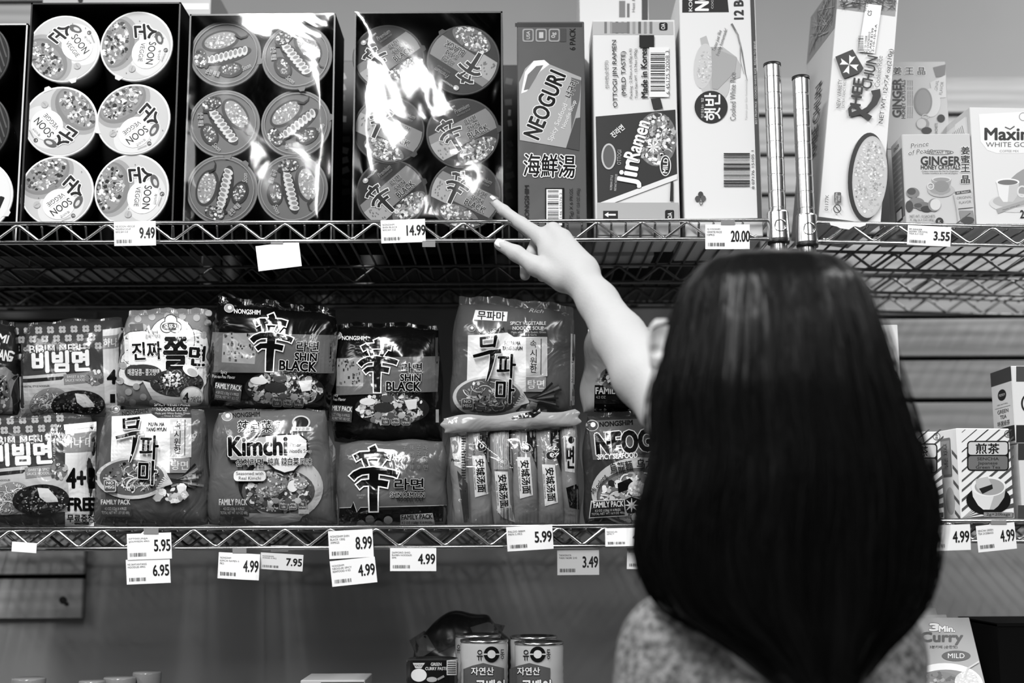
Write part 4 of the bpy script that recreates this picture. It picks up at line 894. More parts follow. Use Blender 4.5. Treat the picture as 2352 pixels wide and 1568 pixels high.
def art_radish(b, dx, dy, seed, top=True):
    a = b.art(); a.turn((0, 0), (dx, dy))
    if top:
        a.poly([(1092, 712), (1166, 716), (1164, 738), (1086, 734)], 0.95); a.txt('무파마', 1128, 725, 62, 20, 0.05, bold=0.02, rot=3); a.txt('Rich', 1232, 714, 34, 8, 0.75, rot=4, shear=0.3)
    swirl(a, 1083, 754, 8, 0.4); a.txt('NONGSHIM', 1128, 760, 60, 9, 0.12, bold=0.02, rot=-8)
    a.poly([(1165, 757), (1255, 752), (1258, 776), (1170, 775)], 0.22); a.txt('SPICY VEGETABLE\nNOODLE SOUP', 1213, 748, 82, 19, 0.85, bold=0.02); a.txt('Made with White Radish, Green\nOnion & Garlic', 1214, 766, 80, 10, 0.75)
    a.poly([(1075, 770), (1120, 768), (1165, 764), (1180, 774), (1257, 774), (1257, 864), (1208, 868), (1208, 900), (1072, 898)], 0.93)
    a.poly([(1208, 776), (1257, 774), (1256, 864), (1208, 864)], 0.74)
    for t, y in (('속', 790), ('시', 811), ('원', 829), ('한', 847)): a.txt(t, 1225, y, 15, 17, 0.12, bold=0.005)
    a.line([(1243, 778), (1242, 860)], 1.6, 0.2); a.rect(1208, 866, 1254, 900, 0.56); a.txt('탕면', 1231, 883, 38, 20, 0.9, bold=0.01)
    a.txt('MU PA MA\nTANG MYUN', 1177, 794, 46, 20, 0.08, bold=0.03, shear=0.15)
    bowl(a, 1122, 912, 82, 48, seed, 40, 0.82, 0.38, 30)
    for i in range(9): a.line([(1130 + i * 3, 920 - i), (1160 + i * 2, 900 + i * 3)], 3, (0.3, 0.45, 0.6)[i % 3])
    for k in range(12): a.line([(1205 + rnd.uniform(-6, 8), 925 + rnd.uniform(-12, 8)), (1240, 908 + k * 1.5), (1268 + rnd.uniform(0, 22), 880 + k * 5)], 4.5, (0.12, 0.28, 0.5, 0.18)[k % 4], w1=5)
    for k in range(8): a.line([(1215, 925), (1200 - k * 3, 900 + k * 5)], 2.5, 0.85)
    a.food(1214, 950, 40, 20, 14, (0.62, 0.75, 0.86, 0.95, 0.95), None, rot=-14, seed=seed + 7, size=(0.5, 0.95))
    
    for w_, g_ in ((3.2, 0.93), (0, 0.03)):
        l_ = a.nl()
        for p_, w0, w1 in (([(1105, 776), (1106, 798)], 6, 7), ([(1103, 779), (1122, 777), (1142, 774)], 6, 6), ([(1139, 774), (1135, 799)], 8, 6), ([(1104, 797), (1120, 796), (1138, 794)], 6, 7), ([(1087, 820), (1100, 817), (1125, 810), (1151, 808)], 7, 10), ([(1132, 812), (1130, 830), (1126, 850), (1118, 876)], 13, 3)): a.line(p_, w0 + w_, g_, l_, 'lettering', w1 + w_)
    a.txt('파', 1163, 842, 42, 54, 0.04, bold=0.02, rot=2, out=(0.93, 0.02)); a.txt('마', 1160, 900, 42, 54, 0.04, bold=0.02, rot=2, out=(0.96, 0.03))
    a.rect(1060, 916, 1088, 944, 0.75, rad=4); a.rect(1062, 918, 1086, 942, 0.32, rad=4); a.txt('NO\nMSG', 1074, 928, 20, 16, 0.92, bold=0.02)
    a.txt('FAMILY PACK', 1087, 967, 66, 11, 0.95, bold=0.02); a.rect(1054, 976, 1122, 1000, 0.3); a.txt('4.3 OZ (122g) X 4 PKGS\nTOTAL NET WT 1.07 LBS 488g', 1087, 988, 64, 18, 0.8)
    a.build(b.body)
b = Bag('noodle_bag', 'tall grey radish noodle bag above the clear bag of sachets', [(1046, 690), (1322, 716), (1320, 956), (1030, 956)], 0.104, 0.044, 0.05, 0.34, gp, seed=12, top=0.013, wr=1.3)
art_radish(b, 0, 0, 31)
a = b.art(); a.poly([(1311, 766), (1321, 768), (1319, 930), (1309, 932)], 0.88); a.txt('Nutrition Facts', 1315, 845, 66, 5, 0.15, rot=-90); a.build(b.body, ('side_panel_print', 'lettering'))
b = Bag('noodle_bag', 'pale family pack bag half hidden behind the pointing arm', [(1345, 758), (1590, 762), (1590, 958), (1330, 952)], 0.082, 0.042, 0.05, 0.72, gp, seed=13, top=0.006, wr=2.2)
a = b.art(); a.poly([(1366, 884), (1600, 884), (1600, 960), (1364, 960)], 0.06); a.txt('FAMILY PACK', 1420, 897, 104, 15, 0.92, bold=0.03); a.txt('4.2 OZ', 1380, 912, 22, 6, 0.7); a.food(1408, 868, 30, 26, 24, (0.1, 0.3, 0.5, 0.9), 0.4, seed=17, size=(0.2, 0.5)); a.txt('SERVING\nSUGGESTION', 1376, 873, 16, 7, 0.2); a.build(b.body)
# ---- front row
b = Bag('noodle_bag', 'front clover-patterned cold noodle bag with wide free-offer tape', [(-110, 966), (220, 948), (216, 1212), (-110, 1212)], 0.055, 0.045, 0.05, 0.24, gp, seed=14, top=0.004, wr=1.6, zmin=SL)
art_cold(b, -90, 212, 1.06, 41, -3)
a = b.art(); a.txt('韩\n国\n干\n拌\n面', 122, 1046, 11, 64, 0.85); a.poly([(150, 978), (222, 972), (216, 1208), (150, 1208)], 0.9); a.poly([(147, 998), (222, 990), (218, 1038), (146, 1040)], 0.55); a.txt('하나 더', 182, 1016, 66, 24, 0.94, bold=0.01)
a.poly([(147, 975), (222, 968), (222, 980), (148, 988)], 0.94)
a.txt('4+1', 186, 1098, 62, 44, 0.04, bold=0.045); a.txt('FREE', 190, 1158, 66, 28, 0.04, bold=0.05); a.txt('무료증정', 186, 1190, 62, 18, 0.05, bold=0.02); a.build(b.body, ('tape_strip', 'lettering'))
b = Bag('noodle_bag', 'front grey radish noodle bag standing beside the kimchi noodle bag', [(238, 940), (474, 938), (486, 1210), (212, 1210)], 0.052, 0.046, 0.05, 0.34, gp, seed=15, top=0.003, zmin=SL)
art_radish(b, -817, 186, 32, False)
b = Bag('noodle_bag', 'kimchi noodle bag with large steaming bowl picture, front row', [(494, 944), (752, 938), (782, 1210), (472, 1210)], 0.056, 0.050, 0.05, 0.38, gp, seed=16, top=0.004, zmin=SL)
a = b.art()
swirl(a, 522, 956, 11); a.txt('NONGSHIM', 566, 952, 62, 10, 0.12, bold=0.02, rot=-3); a.txt('辣白菜', 586, 979, 78, 27, 0.05, bold=0.02, out=(0.92, 0.04)); a.txt('汤面', 637, 978, 12, 24, 0.9)
a.oval(692, 970, 21, 16, 0.75); a.oval(692, 970, 17, 13, 0.15); a.rect(670, 980, 716, 990, 0.85, rad=3); a.txt('韩国正宗', 693, 985, 36, 7, 0.2)
a.oval(640, 1115, 92, 62, 0.12, n=36); a.oval(655, 1120, 88, 74, 0.72, n=36)
a.food(640, 1128, 84, 52, 120, (0.2, 0.3, 0.45, 0.6, 0.75, 0.92), 0.32, seed=51, noodles=34, size=(0.08, 0.25)); a.food(625, 1118, 38, 22, 34, (0.3, 0.5, 0.7, 0.85), 0.5, rot=-20, seed=52, size=(0.15, 0.3)); a.oval(674, 1116, 12, 14, 0.95, rot=20); a.food(692, 1110, 16, 14, 14, (0.5, 0.8, 0.95), 0.6, seed=53, size=(0.2, 0.4))
a.poly([(523, 1026), (536, 1010), (600, 1000), (660, 996), (690, 996), (708, 1010), (710, 1040), (698, 1062), (680, 1082), (655, 1088), (630, 1080), (610, 1062), (530, 1060), (522, 1048)], 0.12); a.poly([(526, 1028), (540, 1014), (604, 1004), (660, 999), (688, 999), (705, 1012), (706, 1040), (694, 1060), (676, 1080), (655, 1085), (634, 1077), (614, 1060), (532, 1056), (526, 1046)], 0.66)
a.poly([(612, 1002), (660, 999), (688, 999), (705, 1012), (706, 1040), (694, 1060), (676, 1080), (655, 1085), (634, 1077), (614, 1060)], 0.9)
a.txt('Kimchi', 594, 1025, 132, 42, 0.04, bold=0.045, out=(0.96, 0.04), rot=-1); a.txt('Flavor', 680, 1022, 26, 8, 0.1); a.txt('Noodle Soup', 692, 1037, 50, 11, 0.35, out=(0.9, 0.03)); a.txt('김치라면', 575, 1062, 62, 17, 0.06, bold=0.02, out=(0.93, 0.04)); a.txt('纯真', 630, 1060, 26, 16, 0.15, bold=0.01, out=(0.9, 0.04)); a.txt('辣白菜', 668, 1060, 40, 17, 0.03, bold=0.025, out=(0.95, 0.04)); a.txt('风味', 704, 1060, 28, 16, 0.15, bold=0.01, out=(0.9, 0.04))
a.poly([(545, 1178), (700, 1180), (690, 1196), (640, 1206), (590, 1204)], 0.66); a.rect(538, 1080, 614, 1106, 0.2, rad=10); a.rect(539, 1081, 613, 1105, 0.9, rad=9); a.txt('Seasoned with\nReal Kimchi', 576, 1093, 62, 18, 0.15, bold=0.005)
a.txt('FAMILY PACK', 538, 1153, 64, 14, 0.95, bold=0.02); a.rect(508, 1163, 574, 1186, 0.25); a.txt('4.2 OZ (120g) X 4 PKGS\nTOTAL NET WT 16.9 OZ 480g', 540, 1174, 62, 18, 0.82); badges(a, 644, 1150, 0.86); a.rect(688, 1170, 712, 1180, 0.8)
a.build(b.body)
a = b.art(); a.poly([(756, 1000), (770, 1030), (776, 1170), (764, 1172)], 0.45); a.build(b.body, ('side_panel_print', 'x'))
b = Bag('noodle_bag', 'grey spicy noodle bag with giant black character, beneath the smaller black bag', [(776, 1014), (1026, 1008), (1030, 1210), (774, 1210)], 0.055, 0.046, 0.05, 0.36, gp, seed=18, zmin=SL, wr=1.2)
a = b.art()
a.poly([(780, 1166), (806, 1165), (812, 1152), (820, 1176), (828, 1165), (1026, 1160), (1028, 1212), (778, 1212)], 0.04); a.line([(780, 1166), (806, 1165), (812, 1152), (820, 1176), (828, 1165), (1026, 1160)], 1.6, 0.75)
for i in range(16): a.txt(rnd.choice('辛라면子新辣'), 930 + (i % 4) * 16, 1028 + (i // 4) * 15, 10, 11, 0.48)
a.pepper(862, 1100, 116, 152, 0); a.txt('라면', 940, 1112, 66, 26, 0.04, bold=0.03, out=(0.8, 0.035)); a.txt('SHIN RAMYUN', 936, 1136, 78, 11, 0.04, bold=0.04, out=(0.9, 0.05)); a.txt('NOODLE SOUP', 944, 1147, 62, 8, 0.12, bold=0.02); a.txt('GOURMET\nSPICY', 830, 1140, 20, 10, 0.6)
a.poly([(920, 1182), (994, 1178), (1000, 1208), (920, 1210)], 0.78); a.txt('FAMILY PACK', 958, 1187, 70, 11, 0.1, bold=0.03, rot=-2); a.txt('4.2 OZ (120g) X 4 PKGS.', 958, 1201, 70, 8, 0.15, rot=-1)
for x, y, g in ((850, 1192, 0.45), (892, 1194, 0.65), (830, 1203, 0.5), (870, 1204, 0.5)): a.oval(x, y, 10, 9, g)
a.build(b.body)
# clear multi-pack of sachets
mp_root = thing('sachet_pack', 'clear bag of upright noodle sachets with a pale header band', 'noodle pack', (at(1180, 1200, 0.05)[0], 0.06, SL))
def sachet(x0, x1, yt, tilt, g, seed, side=False):
    b = Bag('sachet', '', [(x0, yt), (x1, yt - 4), (x1 + tilt, 1208), (x0 + tilt, 1208)], 0.062, 0.030, 0.04, g, parent=mp_root, seed=seed, p=2.2, wr=1.4, zmin=SL + 0.001)
    return b
for i, (x0, x1, tl, ly) in enumerate(((1068, 1128, 8, 1092), (1120, 1178, 10, 1128), (1168, 1236, 6, 1095), (1222, 1290, 14, 1112))):
    b = sachet(x0, x1, 985, tl, 0.56, 60 + i); a = b.art(); xc = (x0 + x1) / 2 + tl * 0.4
    a.poly([(x1 - 26, 990), (x1 - 4, 985), (x1 + 2, 1090), (x1 - 12, 1050), (x1 - 26, 1020)], 0.05)
    swirl(a, xc + 4, ly - 66, 11, 0.12); a.txt('NONGSHIM', xc - 12, ly - 62, 30, 5, 0.15, rot=-90)
    a.poly([(xc - 17, ly - 46), (xc + 13, ly - 45), (xc + 20, ly + 42), (xc - 10, ly + 50)], 0.95); a.txt('安城汤面', xc + 3, ly, 76, 19, 0.05, rot=86, bold=0.025); a.txt('안성탕면', xc + 14, ly + 30, 20, 4, 0.2, rot=86); a.txt('ANSUNG TANGMYUN', xc - 11, ly + 4, 56, 4, 0.4, rot=86)
    if i == 1:
        for k in range(16): a.rect(x0 + 14 + k * 2.2, 985, x0 + 15.2 + k * 2.2, 1078, 0.8)
        a.poly([(x0 + 20, 1170), (x1 - 4, 1160), (x1 + 6, 1200), (x0 + 34, 1188)], 0.9); a.bars(x0 + 30, 1166, x1, 1194, 0.3, True, 14, 5)
    a.build(b.body)
b = sachet(1284, 1326, 975, 6, 0.58, 66); a = b.art(); a.poly([(1294, 1000), (1322, 1005), (1320, 1085), (1298, 1082)], 0.92); a.txt('면', 1310, 1050, 16, 50, 0.05, bold=0.05); a.oval(1312, 1010, 7, 8, 0.1); a.poly([(1300, 1120), (1328, 1110), (1330, 1170), (1308, 1165)], 0.05); a.build(b.body)
b = sachet(1030, 1078, 1000, 10, 0.6, 67); a = b.art(); a.poly([(1034, 1005), (1062, 1000), (1068, 1080), (1044, 1068)], 0.93); a.oval(1044, 1026, 9, 15, 0.55); a.txt('Facts', 1046, 1056, 18, 6, 0.1, bold=0.03)
for k in range(22): a.rect(1060, 1000 + k * 6, 1070, 1003 + k * 6, 0.15, rot=0)
a.poly([(1050, 1080), (1074, 1110), (1078, 1200), (1066, 1200)], 0.25); a.build(b.body)
hb = Bag('header_band', '', [(1012, 958), (1330, 940), (1334, 978), (1018, 996)], 0.045, 0.010, 0.012, 0.62, parent=mp_root, seed=70, p=2.0, wr=2.2)
a = hb.art(); a.poly([(1174, 958), (1240, 938), (1242, 948), (1226, 958), (1176, 962)], 0.04); a.build(hb.body, ('glue_patch', 'x'))
cb = Bag('clear_wrap', '', [(1020, 985), (1334, 965), (1342, 1212), (1022, 1212)], 0.058, 0.050, 0.055, 0.9, parent=mp_root, seed=71, p=3.2, wr=2.6, mat=CLEAR2, zmin=SL)
b = Bag('noodle_bag', 'seafood noodle bag at the front, partly covered by the dark hair', [(1340, 952), (1640, 958), (1640, 1208), (1338, 1208)], 0.054, 0.046, 0.05, 0.20, gp, seed=19, top=0.008, zmin=SL, wr=1.5)
a = b.art()
a.poly([(1350, 966), (1640, 955), (1640, 1050), (1362, 1056)], 0.36); swirl(a, 1360, 977, 13, 0.3); a.txt('NONGSHIM', 1415, 972, 76, 11, 0.08, bold=0.03, rot=-4); a.txt('NEOGURI', 1470, 1012, 200, 48, 0.03, bold=0.06, out=(0.95, 0.045), rot=-5); a.txt('SPICY SEAFOOD', 1418, 1047, 92, 12, 0.95, bold=0.035, rot=-3, out=(0.1, 0.03)); a.txt('FLAVOR', 1478, 1041, 22, 6, 0.15, rot=-3)
a.oval(1470, 1130, 112, 80, 0.72, n=40); a.oval(1470, 1140, 100, 66, 0.35, n=40); a.food(1468, 1142, 94, 60, 110, (0.15, 0.4, 0.6, 0.75, 0.85, 0.95), 0.45, seed=55, noodles=46, size=(0.1, 0.32), ng=(0.75, 0.85, 0.95))
a.poly([(1418, 1110), (1446, 1098), (1456, 1108), (1442, 1124), (1420, 1132)], 0.06); a.poly([(1430, 1150), (1450, 1140), (1478, 1150), (1470, 1176), (1440, 1178)], 0.07); a.food(1462, 1122, 20, 18, 24, (0.75, 0.9, 0.97), 0.8, seed=56, size=(0.2, 0.4))
for k in range(8): t = math.radians(k * 45); a.line([(1450, 1160), (1450 + 16 * math.cos(t), 1160 + 16 * math.sin(t))], 6, 0.92, w1=1)
a.txt('烏龍麵', 1426, 1073, 52, 24, 0.1, bold=0.02, rot=-10); a.txt('乌龙面', 1492, 1064, 60, 22, 0.1, bold=0.03, rot=-3); a.txt('Mi oolong', 1376, 1112, 50, 13, 0.12, rot=-52, bold=0.02)
a.poly([(1357, 1150), (1434, 1146), (1437, 1185), (1352, 1190)], 0.85); a.poly([(1359, 1152), (1432, 1148), (1435, 1183), (1354, 1188)], 0.12); a.txt('FAMILY PACK', 1397, 1158, 68, 13, 0.95, bold=0.03, rot=-3); a.txt('4.2 OZ (120g) X 4 PKGS.\nTOTAL NET WT 16.9 OZ 480g', 1396, 1176, 76, 14, 0.85, rot=-3)
a.build(b.body)

# ------------------------------------------------------------------ tea boxes on the other unit
ZT = ZRL + R_RAIL
def stripes(a, x0, x1, y0, y1):
    l0 = a.nl()
    for k in range(14):
        x = x0 - 40 + k * 26; w = 1.5 + k * 0.75
        y = y0 + 6 + k * 22; s_ = 0.85
        p = [(x0, y), (x1, y - (x1 - x0) * s_), (x1, y - (x1 - x0) * s_ + w), (x0, y + w)]
        # keep to the face
        q = []
        for (ax, ay), (bx, by) in zip(p, p[1:] + p[:1]):
            q.append((ax, ay))
        cl = []
        for i in range(len(q)):
            (ax, ay), (bx, by) = q[i], q[(i + 1) % len(q)]
            ia, ib = ay >= y0, by >= y0
            if ia: cl.append((ax, min(ay, y1)))
            if ia != ib: t = (y0 - ay) / (by - ay); cl.append((ax + (bx - ax) * t, y0))
        if len(cl) >= 3 and max(c_[1] for c_ in cl) - y0 > 2: a.poly(cl, 0.32 if k > 2 else 0.15, l0)
def tea_art(a, dx, dy, t1, t2, sx0, sx1):
    stripes(a, sx0, sx1, 986, 1190)
    P = lambda x, y: (x + dx, y + dy)
    a.rect(*P(2221, 1012), *P(2317, 1081), 0.04, rad=9); a.rect(*P(2224, 1015), *P(2314, 1044), 0.82, rad=6); a.rect(*P(2224, 1047), *P(2314, 1078), 0.45, rad=6)
    a.txt(t1, *P(2268, 1030), 54, 24, 0.05, bold=0.02); a.txt(t2, *P(2269, 1063), 56, 26, 0.15, bold=0.01); a.ring(*P(2315, 996), 8, 8, 1.2, 0.2); a.txt('本\n香', *P(2315, 996), 7, 12, 0.1)
    a.oval(*P(2270, 1148), 51, 34, 0.03); a.poly([P(2231, 1118), P(2310, 1118), P(2306, 1142), P(2292, 1162), P(2282, 1170), P(2258, 1170), P(2246, 1160), P(2234, 1140)], 0.9); a.poly([P(2285, 1130), P(2310, 1118), P(2306, 1142), P(2292, 1162), P(2282, 1170), P(2272, 1170)], 0.72)
    a.oval(*P(2270, 1117), 40, 23, 0.96, n=32); a.oval(*P(2272, 1118), 34, 19, 0.66, n=32); a.poly([P(2240, 1100), P(2268, 1094), P(2278, 1116), P(2250, 1130), P(2242, 1118)], 0.78); a.poly([P(2248, 1122), P(2278, 1112), P(2280, 1122), P(2256, 1134)], 0.12)
    a.rect(*P(2259, 1176), *P(2325, 1187), 0.55); a.txt('2g×20bags', *P(2292, 1181.5), 54, 8, 0.1, bold=0.015)
cs = Carton('tea_box', 'striped green tea box showing cup with tea bag, fully visible', (2208, 1193), (2331, 1192), (2206, 983), 0.014, 0.075, 0.95, 'card', yaw=8, zbase=ZT)
a = cs.front(); tea_art(a, 0, 0, '煎茶', 'SENCHA\nJapanese\nGreen Tea', 2209, 2328); a.build(cs.body)
a = cs.left(); Hc = cs.h
a.rect(0.02, 0.012, 0.055, 0.07, 0.45, rad=0.003); a.rect(0.023, 0.016, 0.052, 0.066, 0.6); a.txt('煎茶', 0.038, 0.04, 0.04, 0.012, 0.15, rot=90); a.oval(0.045, 0.105, 0.014, 0.02, 0.75)
for k in range(5): a.poly([(0.002, 0.03 + k * 0.024), (0.012, 0.036 + k * 0.024), (0.012, 0.041 + k * 0.024), (0.002, 0.035 + k * 0.024)], 0.35); a.poly([(0.058, 0.03 + k * 0.022), (0.073, 0.04 + k * 0.022), (0.073, 0.046 + k * 0.022), (0.058, 0.036 + k * 0.022)], 0.35)
a.build(cs.body)
cs2 = Carton('tea_box', 'striped brown rice tea box half covered by the hair', (2046, 1193), (2170, 1192), (2044, 991), 0.016, 0.075, 0.95, 'card', yaw=2, zbase=ZT)
a = cs2.front(); tea_art(a, -164, 6, '玄米茶', 'GENMAICHA\nGreen Tea with\nRoasted Rice', 2047, 2167); a.build(cs2.body)
def stack_box(label, x0, x1, ytop, ybase_z, Y, d, g, art=None, yaw=0):
    p, q = at(x0, ytop, Y), at(x1, ytop, Y); t = thing('tea_box', label, 'box', ((p[0] + q[0]) / 2, Y + d / 2, ybase_z))
    b = box('carton', (p[0], Y, ybase_z), (q[0], Y + d, p[2]), M(g, 'card'), t, 0.001)
    if art:
        a = Art(lambda P, l: hit(P, np.array([0, Y, 0]), np.array([0, -1., 0])) + np.array([0, -1., 0]) * LV(l), 'card'); art(a); a.build(b)
    return t, b, p, q
t, b, p, q = stack_box('dark topped tea box at the picture edge under another tea box', 2338, 2480, 1018, ZT, 0.03, 0.11, 0.86, lambda a: (a.rect(2338, 1018, 2480, 1056, 0.2), a.rect(2338, 1160, 2480, 1194, 0.25)))
z2 = p[2] + 0.0004
c2 = Carton('tea_box', 'green tea box with dark band and round emblem standing on another box', (2333, 1016), (2470, 1016), (2333, 840), 0.032, 0.085, 0.9, 'card', zbase=z2, yaw=0)
a = c2.front(); a.rect(2334, 841, 2470, 876, 0.28); a.rect(2334, 976, 2470, 1016, 0.14); a.ring(2362, 926, 15, 20, 4, 0.1); a.oval(2362, 926, 9, 13, 0.2); a.build(c2.body)
a = c2.left(); a.rect(0.0005, 0.0005, 0.0845, 0.022, 0.25); a.rect(0.0005, 0.088, 0.0845, 0.111, 0.14); a.oval(0.043, 0.039, 0.017, 0.0085, 0.1); a.txt('PREMIUM', 0.043, 0.039, 0.024, 0.004, 0.85); a.txt('100% NATURAL', 0.043, 0.053, 0.044, 0.002, 0.4); a.rect(0.012, 0.0575, 0.074, 0.058, 0.3); a.txt('GREEN\nTEA', 0.043, 0.068, 0.044, 0.014, 0.15); a.txt('特選緑茶', 0.043, 0.082, 0.05, 0.008, 0.12); a.build(c2.body)
tb, bb_, p, q = stack_box('plain white box behind the hair in front of the slatted boards', 1960, 2062, 746, ZT, 0.10, 0.06, 0.98)

# ------------------------------------------------------------------ bottom shelf goods, only their tops in view
def can(label, px, ytop, Y, rad, h, body_g, art=None):
    c = at(px, ytop, Y); z1 = c[2]; z0 = SB if h is None else z1 - h; x = c[0]
    t = thing('can', label, 'can', (x, Y, z0))
    V, F = lathe((x, Y, 0), [(rad * 0.96, z0), (rad, z0 + 0.003), (rad * 0.985, z0 + 0.006)] + [(rad * (0.985 if k % 2 else 0.965), z0 + (z1 - z0) * f) for k, f in enumerate((0.4, 0.44, 0.48, 0.52, 0.56, 0.60, 0.64, 0.68, 0.72))] + [(rad * 0.985, z1 - 0.008), (rad * 0.95, z1 - 0.003)], n=40)
    b = mesh('can_body', V, F, M(body_g, 'gloss'), t, True)
    V, F = lathe((x, Y, 0), [(rad * 0.95, z1 - 0.004), (rad * 0.985, z1 - 0.003), (rad * 0.99, z1), (rad * 0.95, z1 + 0.0005), (rad * 0.93, z1 - 0.003), (rad * 0.6, z1 - 0.003), (rad * 0.58, z1 - 0.0025), (0, z1 - 0.0025)], n=40); mesh('can_end', V, F, CHROME, t, True)
    if art:
        def mp(P, l):
            d = rays(P); ox, oy = CAM[0] - x, CAM[1] - Y; R = rad * 0.99 + l
            A_ = d[:, 0] ** 2 + d[:, 1] ** 2; B_ = ox * d[:, 0] + oy * d[:, 1]; C_ = ox * ox + oy * oy - R * R
            s_ = (-B_ - np.sqrt(np.maximum(B_ * B_ - A_ * C_, 0))) / A_; return CAM + d * s_[:, None]
        a = Art(mp, 'gloss', cut=6); art(a); a.build(b)
    return t
def art_can(dx):
    def f(a):
        a.poly([(1064 + dx, 1536), (1085 + dx, 1528), (1110 + dx, 1522), (1158 + dx, 1534), (1158 + dx, 1600), (1064 + dx, 1600)], 0.35)
        a.txt('유', 1102 + dx, 1504, 14, 24, 0.08, bold=0.01); a.oval(1129 + dx, 1502, 18, 18, 0.08); a.oval(1129 + dx, 1502, 9.5, 9.5, 0.85); a.rect(1110 + dx, 1500.6, 1119 + dx, 1503.4, 0.85); a.rect(1139 + dx, 1500.6, 1148 + dx, 1503.4, 0.85); a.txt('동', 1154 + dx, 1502, 9, 22, 0.08, bold=0.01)
        a.txt('자연산', 1108 + dx, 1541, 52, 18, 0.95, bold=0.02, out=(0.1, 0.05)); a.txt('골뱅이', 1126 + dx, 1578, 66, 34, 0.95, bold=0.04, out=(0.1, 0.05))
    return f
can('tall pale can beside the green curry paste can', 1112, 1468, 0.055, 0.0355, None, 0.72, art_can(0))
can('tall pale can farthest from the green curry paste can', 1238, 1473, 0.055, 0.0365, None, 0.72, lambda a: (setattr(a, 'T', None), art_can(106)(a)))
can('pale can set back between curry paste and front can', 1098, 1456, 0.135, 0.0355, None, 0.7, lambda a: a.txt('유', 1053, 1490, 8, 20, 0.1))
can('pale can hidden behind the farthest tall can', 1226, 1460, 0.135, 0.0365, None, 0.7)
def art_paste(a):
    a.rect(936, 1516, 1050, 1600, 0.10); a.txt('GREEN\nCURRY PASTE', 1002, 1530, 50, 17, 0.9, bold=0.02); a.oval(962, 1550, 18, 15, 0.92); a.poly([(948, 1522), (976, 1522), (968, 1534), (954, 1534)], 0.85); a.txt('MAESRI', 962, 1528, 20, 6, 0.1); a.rect(1026, 1516, 1049, 1550, 0.9)
    for k in range(6): a.rect(1028, 1519 + k * 5, 1047, 1521 + k * 5, 0.2)
    a.oval(992, 1560, 12, 6, 0.7); a.line([(1005, 1560), (1020, 1552)], 5, 0.6)
can('low green curry paste can with dark label beside the pale cans', 993, 1512, 0.05, 0.0385, None, 0.15, art_paste)
# crumpled dark bag behind the cans
bz = Bag('snack_bag', 'crumpled dark bag lying behind the cans', [(950, 1412), (1168, 1398), (1215, 1690), (930, 1690)], 0.25, 0.05, 0.05, 0.12, seed=80, wr=3.0, round_=0.4, p=1.7, cat='bag', zmin=SB, fin='gloss')
a = bz.art()
for p_, g in (([(940, 1470), (975, 1448), (1000, 1490), (960, 1515)], 0.34), ([(1080, 1440), (1120, 1428), (1160, 1436), (1150, 1460), (1090, 1462)], 0.3), ([(1000, 1470), (1040, 1460), (1045, 1480), (1005, 1500)], 0.05)): a.poly(p_, g)
a.build(bz.body, ('printed_patch', 'x'))
for i, (x, y, w, Y, lb) in enumerate(((66, 1556, 78, 0.05, 'jar lid far from the cans, barely rising above the picture edge'), (212, 1562, 62, 0.05, 'low jar lid between two others along the picture edge'), (275, 1554, 74, 0.09, 'jar lid just before the tallest jar'), (338, 1542, 66, 0.12, 'tallest jar of the row under the price tags'))):
    c_ = at(x, y, Y); rd = w / 2 * (at(x + 1, y, Y)[0] - c_[0]); t = thing('jar', lb, 'jar', (c_[0], Y, SB), 'jars on the bottom shelf')
    V, F = lathe((c_[0], Y, 0), [(0, SB), (rd * 0.95, SB), (rd, SB + 0.004), (rd, c_[2] - 0.03), (rd * 0.9, c_[2] - 0.018)], n=32); mesh('jar_body', V, F, M(0.4, 'gloss'), t, True)
    V, F = lathe((c_[0], Y, 0), [(rd * 0.97, c_[2] - 0.018), (rd * 0.98, c_[2] - 0.002), (rd * 0.94, c_[2]), (0, c_[2])], n=32); mesh('jar_lid', V, F, M(0.5, 'gloss'), t, True)
t = thing('flat_box', 'thin pale-topped box just showing at the bottom edge', 'box', at(760, 1600, 0.06)); p, q = at(690, 1562, 0.06), at(838, 1562, 0.06)
box('carton', (p[0], 0.06, SB), (q[0], 0.16, p[2]), M(0.75, 'card'), t, 0.001); box('lid_panel', (p[0] + 0.03, 0.0595, p[2] - 0.05), (q[0] - 0.001, 0.0602, p[2] - 0.003), M(0.08, 'card'), t)
